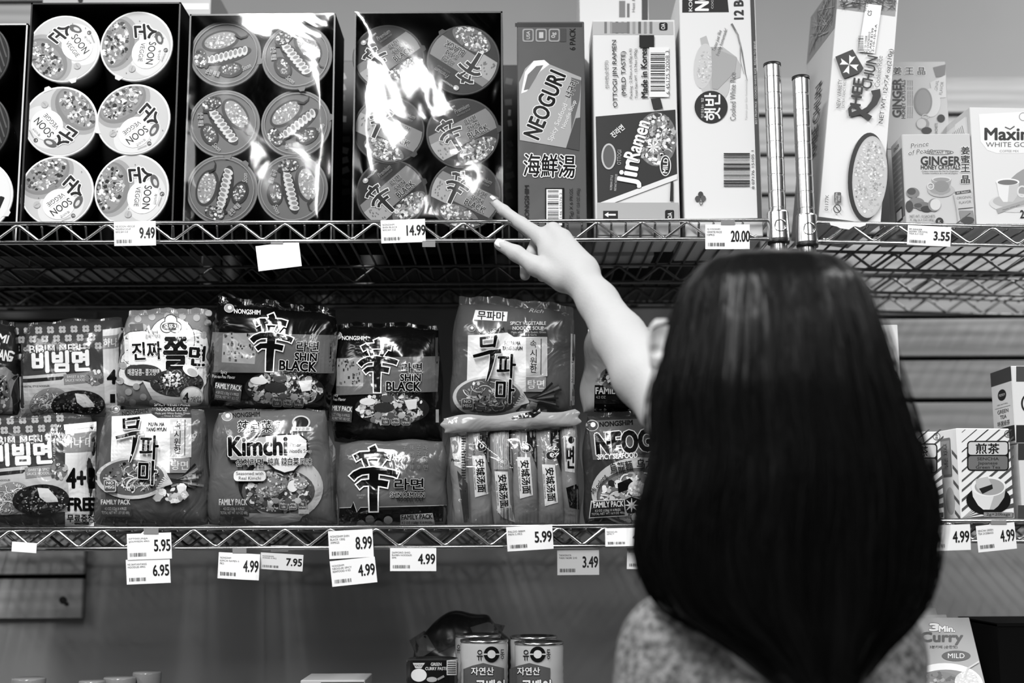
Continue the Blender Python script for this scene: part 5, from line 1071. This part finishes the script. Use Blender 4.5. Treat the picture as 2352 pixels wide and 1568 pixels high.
# curry boxes leaning back in a row
LEAN = 30
for k in range(4):
    Yk = 0.05 + 0.026 * k
    x1, yt = (2226, 1418) if k == 0 else ((2174, 1411), (2150, 1396), (2140, 1384))[k - 1]
    x0 = 2022 if k == 0 else x1 - 150
    n = plane_n(0, LEAN); Yt = Yk + 0.07; o = at(x0, yt, Yt)
    B = at(x1, yt, Yt); w = B[0] - o[0]; uy = np.array([0, n[2], -n[1]]); rx = np.array([1., 0, 0]); h = (o[2] - SB) / uy[2] - 0.012; bl = o - uy * h
    t = thing('curry_box', ('front leaning mild curry box with bowl of curry picture', 'curry box edge directly behind the front curry box', 'third curry box edge stepping up behind', 'rearmost curry box edge of the leaning row')[k], 'box', bl + rx * w / 2, 'leaning curry boxes')
    V, F = hexa(bl, rx, uy, -n, w, h, 0.018, 0.0008); b = mesh('carton', V, F, M(0.66, 'card'), t)
    if k == 0:
        a = Art(lambda P, l: hit(P, o, n) + n * LV(l), 'card')
        a.txt('3', 2146, 1440, 22, 16, 0.95, bold=0.06, out=(0.25, 0.05)); a.txt('Min.', 2175, 1444, 36, 13, 0.95, bold=0.05, out=(0.25, 0.05)); a.txt('Curry', 2163, 1466, 96, 28, 0.3, bold=0.05); a.txt('3분카레 (순한맛)', 2167, 1486, 64, 8, 0.2, bold=0.01)
        for dx, dy in ((0, -12), (-10, 4), (10, 4)): a.oval(2078 + dx, 1452 + dy, 16, 14, 0.25, 8); a.oval(2078 + dx, 1452 + dy, 13, 11, 0.85, 8.5)
        a.lay = 9; a.oval(2078, 1456, 22, 10, 0.3); a.txt('오뚜기', 2078, 1456, 34, 12, 0.95, bold=0.02); a.txt('OTTOGI', 2078, 1480, 42, 7, 0.15, bold=0.03)
        a.oval(2196, 1506, 33, 12, 0.3); a.txt('MILD', 2196, 1506, 38, 11, 0.96); a.food(2094, 1520, 30, 18, 30, (0.2, 0.4, 0.6, 0.8), 0.3, seed=91, size=(0.15, 0.35))
        a.oval(2170, 1575, 88, 52, 0.95, n=40); a.oval(2172, 1580, 78, 42, 0.5, n=40); a.food(2150, 1572, 62, 30, 40, (0.3, 0.45, 0.6, 0.7), 0.45, seed=92, size=(0.2, 0.45)); a.food(2220, 1566, 28, 24, 40, (0.8, 0.9, 0.97), 0.85, seed=93, size=(0.12, 0.25)); a.line([(2248, 1520), (2222, 1536), (2216, 1556)], 4, 0.8)
        a.build(b)
t, b, p, q = None, None, at(2290, 1432, 0.08), at(2480, 1432, 0.08)
t = thing('dark_carton', 'very dark carton beside the leaning curry boxes', 'box', ((p[0] + q[0]) / 2, 0.16, ZB - 0.02 + R_RAIL)); box('carton', (p[0], 0.08, ZB - 0.02 + R_RAIL), (q[0], 0.25, p[2]), M(0.03, 'blackboard'), t, 0.001); box('lid_flap', (p[0], 0.079, p[2] - 0.004), (q[0], 0.252, p[2] + 0.001), M(0.05, 'blackboard'), t)

# ================================================================== price tags clipped to the rails
def price(label, x0, y0, x1, y1, Y, price_t, lines, rot=0, g=0.97, curl=0.0, tape=None, ink=0.05, strip=None):
    cx, cy, w, h = (x0 + x1) / 2, (y0 + y1) / 2, x1 - x0, y1 - y0
    c_, s_ = math.cos(math.radians(rot)), math.sin(math.radians(rot))
    P2 = lambda u, v: (cx + u * w / 2 * c_ - v * h / 2 * s_, cy + u * w / 2 * s_ + v * h / 2 * c_)
    Yc = lambda u, v: Y - 0.002 - curl * (1 - u * u) * (v + 1) / 2
    def surf(P, l):
        P = np.asarray(P, float); dx, dy = P[:, 0] - cx, P[:, 1] - cy; u = (dx * c_ + dy * s_) / (w / 2); v = (-dx * s_ + dy * c_) / (h / 2)
        Yv = Y - 0.002 - curl * (1 - np.clip(u, -1, 1) ** 2) * (np.clip(v, -1, 1) + 1) / 2 - l
        d = rays(P); return CAM + d * ((Yv - CAM[1]) / d[:, 1])[:, None]
    t = thing('price_tag', label, 'price tag', at(cx, y1, Y), 'shelf price tags')
    N = 12; G = []
    K = 5 if curl or True else 1
    for j in range(K + 1):
        for i in range(N + 1): G.append(P2(-1 + 2 * i / N, -1 + 2 * j / K))
    F_ = surf(G, 0.0); Bk = surf(G, -0.0004); nn = len(G); F = []
    for j in range(K):
        for i in range(N): k = j * (N + 1) + i; F += [(k, k + N + 1, k + N + 2, k + 1), (nn + k, nn + k + 1, nn + k + N + 2, nn + k + N + 1)]
    card = mesh('card', np.concatenate([F_, Bk]), F, M(g, 'paper'), t)
    if price_t:
        a = Art(surf, 'paper', cut=8 if curl else None); a.turn((0, 0), (cx, cy), 1, rot)
        a.txt(price_t, w * 0.29, -h * 0.02, w * (0.36 if len(price_t) < 5 else 0.42), h * 0.44, ink, bold=0.03)
        for k, ln in enumerate(lines): a.txt(ln, -w * 0.46 + len(ln) * w * 0.0165, -h * 0.30 + k * h * 0.11, len(ln) * w * 0.033, h * 0.075, 0.25)
        a.bars(-w * 0.44, h * 0.24, -w * 0.06, h * 0.38, 0.3, True, 18, int(abs(x0)) + 3)
        a.build(card, ('barcode', 'lettering'))
    if tape:
        q = surf([(tape[0], tape[1]), (tape[2], tape[1]), (tape[2], tape[3]), (tape[0], tape[3])], 0.0008)
        mesh('tape', list(q) + [p + np.array([0, 0.0004, 0]) for p in q], [(0, 1, 2, 3), (7, 6, 5, 4), (0, 4, 5, 1), (1, 5, 6, 2), (2, 6, 7, 3), (3, 7, 4, 0)], M(0.55, 'gloss'), t)
    return t
YT = -0.006
price('curved price tag reading 9.49 under the white-lidded cups', 262, 508, 358, 564, YT, '9.49', ('NS SOON VEGGIE', 'NOODLE SOUP', '6X2.64 OZ'), -1, curl=0.008)
price('price tag reading 14.99 under the black-lidded bowls', 875, 504, 977, 557, YT, '14.99', ('NONGSHIM', 'SHIN BLACK', '6X2.64 OZ'), -2, curl=0.006, tape=(970, 553, 1000, 567))
price('blank white tag hanging crooked below the upper rail', 590, 559, 690, 617, 0.0, None, (), -7, tape=(622, 552, 650, 560))
price('price tag reading 20.00 under the tall rice carton', 1620, 515, 1722, 572, YT, '20.00', ('CJ COOKED', 'WHITE RICE', '12PKS'), 0, tape=(1656, 505, 1688, 516))
price('price tag reading 3.55 under the ginger tea boxes', 2084, 519, 2184, 564, YT, '3.55', ('PP GINGER', 'HONEY CRYSTAL', 'TEA 6.3 OZ'), 3, curl=0.003)
price('small torn white tag stub on the lower rail', 27, 1245, 84, 1268, YT, None, (), 4)
price('price tag reading 5.95 above another tag', 292, 1224, 394, 1284, YT, '5.95', ('OTTOGI JINJJA', 'JJOLMYEON 4PKS'), -2, tape=(330, 1213, 364, 1226))
price('price tag reading 6.95 hung below the 5.95 tag', 290, 1283, 391, 1340, YT + 0.001, '6.95', ('NS SAMYANTANG', 'NOODLES 4PKS'), -2.5)
price('price tag reading 4.99 with a curled lower edge under the kimchi bag', 501, 1270, 596, 1330, YT, '4.99', ('NONGSHIM', 'KIMCHI RAMEN 4', 'PKS'), 3, curl=0.008, tape=(534, 1258, 566, 1270))
price('greyish price tag reading 7.95 beside a curled tag', 598, 1271, 696, 1309, 0.002, '7.95', ('NONGSHIM', 'WANG 4 PKS'), 3.5, g=0.86, tape=(622, 1252, 662, 1266))
price('price tag reading 8.99 on the rail under the black bags', 755, 1217, 857, 1281, YT, '8.99', ('NONGSHIM SHIN', 'BLACK 130G', 'X4PKGS'), -3)
price('price tag reading 4.99 hung crooked below the 8.99 tag', 760, 1283, 864, 1342, YT - 0.001, '4.99', ('NONGSHIM', 'NEOGURI SPICY', 'SEAFOOD 4 KS'), -6)
price('straight price tag reading 4.99 under the grey spicy bag', 896, 1258, 1002, 1311, YT, '4.99', ('SAPPORO SHIO', 'RAMEN NOODLES', '5PK'), 0)
price('price tag reading 5.99 under the clear sachet pack', 1164, 1207, 1270, 1263, YT, '5.99', ('PALDO BIBIM', 'MEN 5 PKS'), -3.5, curl=0.003)
price('pale price tag with faint print next to the hair', 1390, 1212, 1494, 1254, YT, '4.99', ('NEOGURI', 'SPICY'), -1, curl=0.006, ink=0.4)
price('grey price tag reading 3.49 hanging under the seafood noodles', 1280, 1263, 1376, 1320, 0.003, '3.49', ('TAKAOKAYA', 'YAKI NORI 210'), -0.5, g=0.72)
price('price tag mostly hidden by the hair below the rail', 1440, 1258, 1530, 1307, 0.003, '2.99', ('SEAWEED',), 1, g=0.86)
price('price tag reading 4.99 half shaded by the hair', 2126, 1205, 2229, 1264, YT, '4.99', ('GENMAICHA', 'TEA 20BAGS'), -2)
price('price tag reading 4.99 under the fully visible striped tea box', 2244, 1203, 2333, 1264, YT, '4.99', ('SENCHA GREEN', 'TEA 2X20BAGS'), -6, tape=(2276, 1194, 2312, 1204))

# ================================================================== the shopper (seen from behind, pointing at a cup)
def axis_pts(lo, hi, flo, fhi, fine, coarse):
    p = list(np.arange(lo, flo, coarse)) + list(np.arange(flo, fhi, fine)) + list(np.arange(fhi, hi + coarse, coarse))
    return np.array(p)
class Field:
    """signed distance on a grid with finer spacing around the hand; shapes are blended in one after another"""
    def __init__(s, ax): s.ax = ax; s.D = np.full([len(a) for a in ax], 0.06, np.float32)
    def put(s, lo, hi, fn, k):
        m = k + 0.012; sl = []
        for a, l, h in zip(s.ax, lo, hi):
            i0 = max(0, np.searchsorted(a, l - m) - 1); i1 = min(len(a), np.searchsorted(a, h + m) + 1); sl.append(slice(i0, i1))
        if any(q.stop <= q.start for q in sl): return
        X, Y, Z = np.meshgrid(*[a[q] for a, q in zip(s.ax, sl)], indexing='ij'); d = fn(X, Y, Z); o = s.D[tuple(sl)]
        if k > 0:
            h = np.clip(0.5 + 0.5 * (o - d) / k, 0, 1); r = o * (1 - h) + d * h - k * h * (1 - h)
        else: r = np.minimum(o, d)
        s.D[tuple(sl)] = r
    def cone(s, a, b, ra, rb, k=0.006):
        a, b = np.asarray(a, float), np.asarray(b, float); R = max(ra, rb); ba = b - a; L = ba @ ba
        def fn(X, Y, Z):
            t = np.clip(((X - a[0]) * ba[0] + (Y - a[1]) * ba[1] + (Z - a[2]) * ba[2]) / L, 0, 1)
            return np.sqrt((X - a[0] - t * ba[0]) ** 2 + (Y - a[1] - t * ba[1]) ** 2 + (Z - a[2] - t * ba[2]) ** 2) - (ra + (rb - ra) * t)
        s.put(np.minimum(a, b) - R, np.maximum(a, b) + R, fn, k)
    def chain(s, pts, rr, k=0.004):
        for i in range(len(pts) - 1): s.cone(pts[i], pts[i + 1], rr[i], rr[i + 1], k)
    def egg(s, c, r, k=0.01, rz=0, rx=0):
        c = np.asarray(c, float); r = np.asarray(r, float); cz, sz = math.cos(rz), math.sin(rz); cx, sx = math.cos(rx), math.sin(rx); m = r.min()
        def fn(X, Y, Z):
            x, y, z = X - c[0], Y - c[1], Z - c[2]; x, y = x * cz + y * sz, -x * sz + y * cz; y, z = y * cx + z * sx, -y * sx + z * cx
            q = np.sqrt((x / r[0]) ** 2 + (y / r[1]) ** 2 + (z / r[2]) ** 2); return (q - 1) * m * np.where(q < 1, 1, 1.2)
        R = r.max(); s.put(c - R, c + R, fn, k)
    def carve(s, c, r, k=0.004):
        c = np.asarray(c, float); D = s.D; s.D = -D; s.egg(c, r, k); s.D = -s.D
    def surface(s):
        D = s.D; neg = D < 0; ax = s.ax
        c = sum(neg[i:neg.shape[0] - 1 + i, j:neg.shape[1] - 1 + j, l:neg.shape[2] - 1 + l].astype(np.int8) for i in (0, 1) for j in (0, 1) for l in (0, 1))
        I = np.argwhere((c > 0) & (c < 8)); ids = np.full(c.shape, -1, np.int32); ids[tuple(I.T)] = np.arange(len(I))
        acc = np.zeros((len(I), 3)); cnt = np.zeros(len(I)); cor = [(i, j, l) for i in (0, 1) for j in (0, 1) for l in (0, 1)]
        g = lambda o: D[I[:, 0] + o[0], I[:, 1] + o[1], I[:, 2] + o[2]].astype(float)
        P = lambda o: np.stack([ax[q][I[:, q] + o[q]] for q in range(3)], 1)
        for a in cor:
            for q in range(3):
                if a[q]: continue
                b = list(a); b[q] = 1; da, db = g(a), g(b); m = (da < 0) != (db < 0); t = np.where(m, da / np.where(m, da - db, 1), 0)[:, None]
                acc += np.where(m[:, None], P(a) * (1 - t) + P(b) * t, 0); cnt += m
        V = acc / cnt[:, None]; F = []
        for q in range(3):
            u, v = (q + 1) % 3, (q + 2) % 3; sl0 = [slice(None)] * 3; sl1 = [slice(None)] * 3; sl0[q] = slice(0, -1); sl1[q] = slice(1, None)
            A, B = neg[tuple(sl0)], neg[tuple(sl1)]; E_ = np.argwhere(A != B); E_ = E_[(E_[:, u] > 0) & (E_[:, v] > 0) & (E_[:, u] < D.shape[u] - 1) & (E_[:, v] < D.shape[v] - 1)]
            fl = A[tuple(E_.T)]; qd = []
            for du, dv in ((1, 1), (0, 1), (0, 0), (1, 0)):
                K = E_.copy(); K[:, u] -= du; K[:, v] -= dv; qd.append(ids[tuple(K.T)])
            qd = np.stack(qd, 1); qd[~fl] = qd[~fl][:, ::-1]; F.append(qd)
        return V, np.concatenate(F)
def body_mesh(name, fld, mat, parent, smooth=2):
    V, F = fld.surface(); F = F[(F >= 0).all(1)]
    for _ in range(smooth):      # light relaxation along the edges
        S = np.zeros_like(V); n = np.zeros(len(V))
        for i in range(4):
            a, b = F[:, i], F[:, (i + 1) % 4]
            np.add.at(S, a, V[b]); np.add.at(S, b, V[a]); np.add.at(n, a, 1); np.add.at(n, b, 1)
        V = V * 0.5 + 0.5 * S / np.maximum(n, 1)[:, None]
    return mesh(name, V, F.tolist(), mat, parent, True)

def W3(px, py, Y): return at(px, py, Y)
wrist = W3(1334, 640, -0.118); elbow = W3(1545, 945, -0.275); f1 = W3(1374, 693, -0.142); f2 = W3(1424, 775, -0.185); f3 = W3(1480, 862, -0.235)
mcp = [W3(1243, 545, -0.066), W3(1270, 530, -0.068), W3(1294, 546, -0.078), W3(1310, 574, -0.090)]
headc = W3(1728, 812, -0.545); neckb = headc + np.array([0.03, 0.035, -0.20]); shR = W3(1985, 1500, -0.47); shL = W3(1560, 1500, -0.50)
hips = np.array([(shR[0] + shL[0]) / 2, -0.50, 0.88]); chest = np.array([(shR[0] + shL[0]) / 2 - 0.005, -0.50, shL[2] - 0.10])
person = thing('person', 'shopper seen from behind with shoulder-length black hair, pointing at a noodle cup', 'person', (hips[0], hips[1], 0))
ax = (axis_pts(-0.06, 0.56, -0.055, 0.13, 0.0019, 0.0055), axis_pts(-0.70, -0.01, -0.16, -0.005, 0.0019, 0.0055), axis_pts(0.80, 1.80, 1.585, 1.79, 0.0019, 0.0055))
f = Field(ax)
# head facing the shelf, turned a little towards the hand; neck and torso
yaw = math.radians(24)
def hd(x, y, z): return headc + np.array([x * math.cos(yaw) - y * math.sin(yaw), x * math.sin(yaw) + y * math.cos(yaw), z])
f.egg(hd(0, -0.012, 0.022), (0.074, 0.09, 0.085), 0.02, yaw); f.egg(hd(0, 0.022, -0.04), (0.058, 0.066, 0.072), 0.03, yaw); f.egg(hd(0, 0.055, -0.09), (0.026, 0.024, 0.02), 0.025, yaw)
f.cone(hd(0, 0.083, -0.008), hd(0, 0.099, -0.040), 0.007, 0.011, 0.008); f.egg(hd(0, 0.083, -0.068), (0.021, 0.009, 0.005), 0.005, yaw); f.egg(hd(0, 0.082, -0.077), (0.018, 0.009, 0.005), 0.005, yaw)
for sx in (-1, 1): f.carve(hd(sx * 0.031, 0.094, -0.008), (0.016, 0.016, 0.011), 0.006); f.egg(hd(sx * 0.04, 0.062, -0.035), (0.022, 0.02, 0.02), 0.02, yaw); f.cone(hd(sx * 0.016, 0.083, 0.012), hd(sx * 0.045, 0.074, 0.012), 0.005, 0.005, 0.008)
f.cone(hd(0, -0.02, -0.06), neckb, 0.052, 0.056, 0.02); f.cone(neckb, chest + np.array([0, 0, 0.06]), 0.058, 0.08, 0.03)
f.cone(neckb, shR + np.array([0.0, 0, 0.0]), 0.048, 0.042, 0.03); f.cone(neckb, shL, 0.048, 0.042, 0.03)
for z, rx, ry in ((shL[2] - 0.06, 0.135, 0.085), (shL[2] - 0.16, 0.13, 0.09), (shL[2] - 0.27, 0.115, 0.085), (0.90, 0.15, 0.10)): f.egg((chest[0], -0.50, z), (rx, ry, 0.10), 0.05)
# pointing arm
f.cone(shR, elbow, 0.046, 0.036, 0.02); f.egg(elbow, (0.037, 0.037, 0.037), 0.02)
f.chain([elbow, f3, f2, f1, wrist], [0.038, 0.0405, 0.0345, 0.0268, 0.0245], 0.012)
ul = W3(1358, 622, -0.118); f.egg(ul, (0.0105, 0.0105, 0.0105), 0.010)
# palm: metacarpals, then fingers
cm = [W3(1308, 628, -0.108), W3(1322, 618, -0.108), W3(1334, 612, -0.110), W3(1344, 612, -0.112)]
for i in range(4): f.cone(cm[i], mcp[i], 0.0165, (0.0125, 0.0125, 0.0118, 0.011)[i], 0.010)
f.cone(W3(1300, 640, -0.106), W3(1258, 585, -0.078), 0.018, 0.013, 0.012); f.cone(wrist, W3(1290, 600, -0.092), 0.022, 0.02, 0.014)
f.chain([mcp[0], W3(1197, 513, -0.040), W3(1158, 484, -0.026), W3(1132, 461, -0.0175)], [0.0122, 0.0093, 0.0080, 0.0062], 0.005)
f.chain([mcp[1], W3(1234, 556, -0.030), W3(1208, 606, -0.040), W3(1206, 632, -0.062)], [0.0118, 0.0098, 0.0088, 0.0076], 0.004)
f.chain([mcp[2], W3(1262, 578, -0.040), W3(1238, 622, -0.052), W3(1246, 636, -0.074)], [0.0112, 0.0094, 0.0084, 0.0074], 0.004)
f.chain([mcp[3], W3(1286, 600, -0.055), W3(1264, 634, -0.064), W3(1272, 640, -0.084)], [0.0102, 0.0084, 0.0076, 0.0068], 0.004)
# thumb leaves the side of the palm
f.chain([W3(1290, 640, -0.106), W3(1232, 612, -0.094), W3(1186, 582, -0.084), W3(1149, 562, -0.076)], [0.0175, 0.0130, 0.0105, 0.0088], 0.008)
# relaxed other arm, mostly below the frame
eL = shL + np.array([-0.05, -0.03, -0.27]); wL = eL + np.array([0.02, 0.09, -0.09])
f.cone(shL, eL, 0.045, 0.036, 0.02)
body = body_mesh('body', f, SKIN, person)
def nail(c, tip_dir, wdt, ln, up):
    c, t, u = np.asarray(c), np.asarray(tip_dir) / np.linalg.norm(tip_dir), np.asarray(up) / np.linalg.norm(up); u = u - t * (u @ t); u /= np.linalg.norm(u); s_ = np.cross(t, u); V, F = [], []
    for j in range(6):
        for i in range(7):
            x = -1 + i / 3; y = j / 5; wv = wdt * (1 - 0.25 * max(0, y - 0.7) / 0.3); V.append(c + s_ * wv * x + t * ln * (y - 0.5) - u * (0.0016 * x * x + 0.0009 * max(0, y - 0.6)))
    for j in range(5):
        for i in range(6): k = j * 7 + i; F.append((k, k + 1, k + 8, k + 7))
    m = mesh('fingernail', V, F, NAIL, body, True); so = m.modifiers.new('thick', 'SOLIDIFY'); so.thickness = 0.0005
NAIL = custom('fingernail', lambda nt, b: (b.inputs['Base Color'].__setattr__('default_value', (0.7, 0.7, 0.7, 1)), b.inputs['Roughness'].__setattr__('default_value', 0.25)))
def toward_cam(p): v = CAM - p; return v / np.linalg.norm(v)
ti, tj = W3(1132, 461, -0.0175), W3(1158, 484, -0.026); upi = toward_cam(ti) + np.array([0.5, 0, 0.9]); upi -= (ti - tj) * (upi @ (ti - tj)) / ((ti - tj) @ (ti - tj)); upi /= np.linalg.norm(upi)
nail(ti + upi * 0.0063 + (ti - tj) * 0.05, ti - tj, 0.0045, 0.009, upi)
tt, tk = W3(1149, 562, -0.076), W3(1186, 582, -0.084); upt = toward_cam(tt) * 0.9 + np.array([-0.4, 0, 0.5]); upt -= (tt - tk) * (upt @ (tt - tk)) / ((tt - tk) @ (tt - tk)); upt /= np.linalg.norm(upt)
nail(tt + upt * 0.0087, tt - tk, 0.0062, 0.012, upt)
# ear that shows beside the hair, and eyes
fe = Field([np.arange(-0.03, 0.03, 0.0016)] * 3)
fe.egg((0, 0, 0.002), (0.008, 0.017, 0.029), 0.0, 0.2); fe.egg((0.004, 0.006, -0.022), (0.007, 0.010, 0.012), 0.006); fe.carve((-0.008, 0.001, 0.004), (0.0075, 0.010, 0.018), 0.003); fe.carve((-0.008, 0.004, -0.008), (0.009, 0.007, 0.008), 0.003)
Ve, Fe = fe.surface(); Fe = Fe[(Fe >= 0).all(1)]
for sgn in (1, -1):
    c_ = W3(1519, 788, -0.555) if sgn > 0 else hd(0.078, -0.005, 0.0); t_ = yaw + (0.75 if sgn > 0 else 0.3)
    R = np.array([[math.cos(t_), -math.sin(t_), 0], [math.sin(t_), math.cos(t_), 0], [0, 0, 1]]); Vx = Ve * np.array([sgn, 1, 1.0]) * 0.88
    mesh('ear', Vx @ R.T + c_, Fe.tolist(), SKIN, body, True)
f_root = W3(1550, 800, -0.55)
V, F = tube([f_root + np.array([0.02, 0.01, 0]), f_root + np.array([-0.004, 0.004, 0]), W3(1520, 796, -0.553)], [0.016, 0.013, 0.009], 12); mesh('ear_base', V, F, SKIN, body, True)
for sx in (-1, 1):
    V, F = lathe(hd(sx * 0.031, 0.068, -0.008), [(0.0001, -0.0115), (0.006, -0.0098), (0.0105, -0.004), (0.0115, 0), (0.0105, 0.004), (0.006, 0.0098), (0.0001, 0.0115)], n=16); e = mesh('eye', V, F, M(0.9, 'gloss'), body, True)
    d_ = hd(0, 1, 0) - headc; V, F = lathe(hd(sx * 0.031, 0.0768, -0.008), [(0.0055, 0.0), (0.0052, 0.0022), (0.0001, 0.0032)], d_, 14); mesh('iris', V, F, M(0.08, 'gloss'), e, True)
# ---- knitted top
ax2 = [np.arange(0.06, 0.56, 0.0055), np.arange(-0.68, -0.22, 0.0055), np.arange(0.82, 1.33, 0.0055)]
g = Field(ax2)
for z, rx, ry in ((shL[2] - 0.07, 0.158, 0.10), (shL[2] - 0.17, 0.155, 0.105), (shL[2] - 0.28, 0.15, 0.105), (0.90, 0.165, 0.115)): g.egg((chest[0], -0.50, z), (rx, ry, 0.11), 0.05)
g.cone(neckb + np.array([0, 0, -0.02]), shR, 0.062, 0.057, 0.03); g.cone(neckb + np.array([0, 0, -0.02]), shL, 0.062, 0.057, 0.03)
g.cone(shR, shR + (elbow - shR) * 0.52, 0.058, 0.056, 0.03); g.cone(shL, shL + (eL - shL) * 0.9, 0.058, 0.054, 0.03)
top_o = body_mesh('knitted_top', g, KNIT, person, 1)
# ---- trousers and shoes, below the frame
tr = Field([np.arange(0.02, 0.56, 0.009), np.arange(-0.68, -0.28, 0.009), np.arange(0.03, 1.0, 0.009)])
tr.egg((hips[0], -0.50, 0.90), (0.175, 0.12, 0.11), 0.05)
for sx in (-1, 1): tr.chain([(hips[0] + sx * 0.085, -0.50, 0.84), (hips[0] + sx * 0.09, -0.49, 0.46), (hips[0] + sx * 0.092, -0.51, 0.08)], [0.088, 0.062, 0.055], 0.03)
body_mesh('trousers', tr, M(0.15, 'matte'), person, 2)
for sx in (-1, 1):
    x = hips[0] + sx * 0.092; V, F = [], []
    prof = [(-0.06, 0.030, 0.075), (-0.03, 0.036, 0.085), (0.03, 0.037, 0.075), (0.09, 0.043, 0.052), (0.15, 0.042, 0.042), (0.19, 0.030, 0.030), (0.205, 0.012, 0.018)]
    for y, w_, h_ in prof:
        for k in range(12):
            t_ = math.pi * k / 11; V.append((x + w_ * math.cos(t_), -0.51 + y, 0.002 + h_ * math.sin(t_) ** 0.6))
    for j in range(len(prof) - 1):
        for k in range(12): F.append((j * 12 + k, j * 12 + (k + 1) % 12, j * 12 + 12 + (k + 1) % 12, j * 12 + 12 + k))
    F += [tuple(range(12)), tuple(range(len(V) - 1, len(V) - 13, -1))]; mesh('shoe', V, F, M(0.1, 'card'), person, True)
# ---- hair: a full head of hair with parted locks and loose strands
rows = [(576, 1735, 1815), (581, 1688, 1856), (590, 1645, 1900), (605, 1614, 1932), (625, 1592, 1956), (660, 1566, 1984), (700, 1550, 2003), (760, 1536, 2028), (830, 1522, 2050), (900, 1503, 2072), (960, 1497, 2092), (1040, 1500, 2118), (1100, 1488, 2140), (1160, 1472, 2156), (1210, 1461, 2164), (1260, 1458, 2158), (1310, 1468, 2148), (1360, 1490, 2124), (1400, 1522, 2094), (1440, 1585, 2052), (1480, 1650, 2008), (1520, 1700, 1975), (1548, 1735, 1955), (1580, 1770, 1930)]
YH = -0.555; ry_ = np.array([r[0] for r in rows], float)
xl_ = np.array([r[1] for r in rows], float); xr_ = np.array([r[2] for r in rows], float) - np.interp(ry_, [600, 760, 1260, 1340, 1420], [0, 20, 26, 6, -16])
bk = np.interp(ry_, [576, 600, 660, 760, 900, 1100, 1300, 1450, 1548], [0.012, 0.055, 0.088, 0.105, 0.115, 0.118, 0.112, 0.10, 0.085])
fr = np.interp(ry_, [576, 600, 660, 740, 800, 870, 1000, 1200, 1548], [0.012, 0.055, 0.085, 0.095, 0.06, 0.012, -0.005, -0.01, -0.006])
lock = [(rnd.uniform(0, 6.28), rnd.randint(7, 23), rnd.uniform(-1.2, 1.2)) for _ in range(7)]
def hair_pt(v, phi, lift=0.0):
    """v: picture row, phi: 0 at the side, pi/2 towards the camera"""
    xl, xr = np.interp(v, ry_, xl_), np.interp(v, ry_, xr_); b_, f_ = np.interp(v, ry_, bk), np.interp(v, ry_, fr)
    A, B = at(xl, v, YH), at(xr, v, YH); c = (A + B) / 2; a_ = (B - A)[0] / 2; co, si = math.cos(phi), math.sin(phi)
    t = (v - 576) / 972; am = 0.0012 + 0.0045 * t
    w = sum(math.sin(k * phi + p + d * t * 3) for p, k, d in lock) / 4.0
    e = 0.86
    x = math.copysign(abs(co) ** e, co) * (a_ + am * w * 0.6 + lift); y = (math.copysign(abs(si) ** e, si)) * ((b_ if si > 0 else f_) + (am * w + lift) * (1 if si > 0 or f_ > 0.02 else 0.3))
    return np.array([c[0] + x, c[1] - y, c[2] + 0.004 * t * math.sin(9 * phi)])
NV, NP = 84, 132; V, F = [], []
vs_ = 576 + (1580 - 576) * (np.linspace(0, 1, NV) ** 1.05)
for j, v in enumerate(vs_):
    for i in range(NP):
        ph_ = 2 * math.pi * i / NP; vv = v
        if v > 1380: vv = v + (v - 1380) / 168 * (13 * math.sin(17 * ph_ + 1) + 9 * math.sin(31 * ph_)) * 0.8
        V.append(hair_pt(min(vv, 1580), ph_))
for j in range(NV - 1):
    for i in range(NP): F.append((j * NP + i, j * NP + (i + 1) % NP, (j + 1) * NP + (i + 1) % NP, (j + 1) * NP + i))
F.append(tuple(range(NP))[::-1]); F.append(tuple((NV - 1) * NP + i for i in range(NP)))
hair = mesh('hair', V, F, HAIR, person, True)
parts_ = []
for k in range(900):
    ph_ = rnd.uniform(-0.25, math.pi + 0.25); v0 = rnd.uniform(600, 1150); v1 = min(1540, v0 + rnd.uniform(250, 600)); lf = rnd.uniform(0.0005, 0.003) if k % 8 else rnd.uniform(0.004, 0.010)
    dph = rnd.uniform(-0.12, 0.12); n_ = 9; pts = []
    for i in range(n_):
        t = i / (n_ - 1); pts.append(hair_pt(v0 + (v1 - v0) * t, ph_ + dph * t * t, lf * math.sin(math.pi * (0.15 + 0.8 * t))))
    parts_.append(tube(pts, [0.0009 * (1 - 0.7 * abs(2 * i / (n_ - 1) - 1)) for i in range(n_)], 3, False))
# wisps that stand away beside the ear and at the far ends
for x0, y0, x1, y1, bx in [(1545, 735, 1492, 762, -6), (1548, 740, 1496, 756, -8), (1540, 745, 1500, 752, -5)] + [(2030 + rnd.uniform(-10, 10), 900 + rnd.uniform(-30, 60), 2108 + rnd.uniform(-25, 35), 1240 + rnd.uniform(-60, 60), rnd.uniform(15, 45)) for _ in range(46)] + [(1520, 950 + rnd.uniform(-20, 80), 1462 + rnd.uniform(-8, 25), 1290 + rnd.uniform(-60, 60), rnd.uniform(-14, 4)) for _ in range(24)]:
    pts = []
    for i in range(9):
        t = i / 8; pts.append(at(x0 + (x1 - x0) * t + bx * math.sin(math.pi * t), y0 + (y1 - y0) * t, YH - 0.012 + rnd.uniform(-0.0006, 0.0006)))
    parts_.append(tube(pts, [0.0012 * (1 - 0.6 * i / 8) for i in range(9)], 3, False))
V, F = merge(parts_); st = mesh('hair_strands', V, F, HAIR, hair, True); st['kind'] = 'stuff'
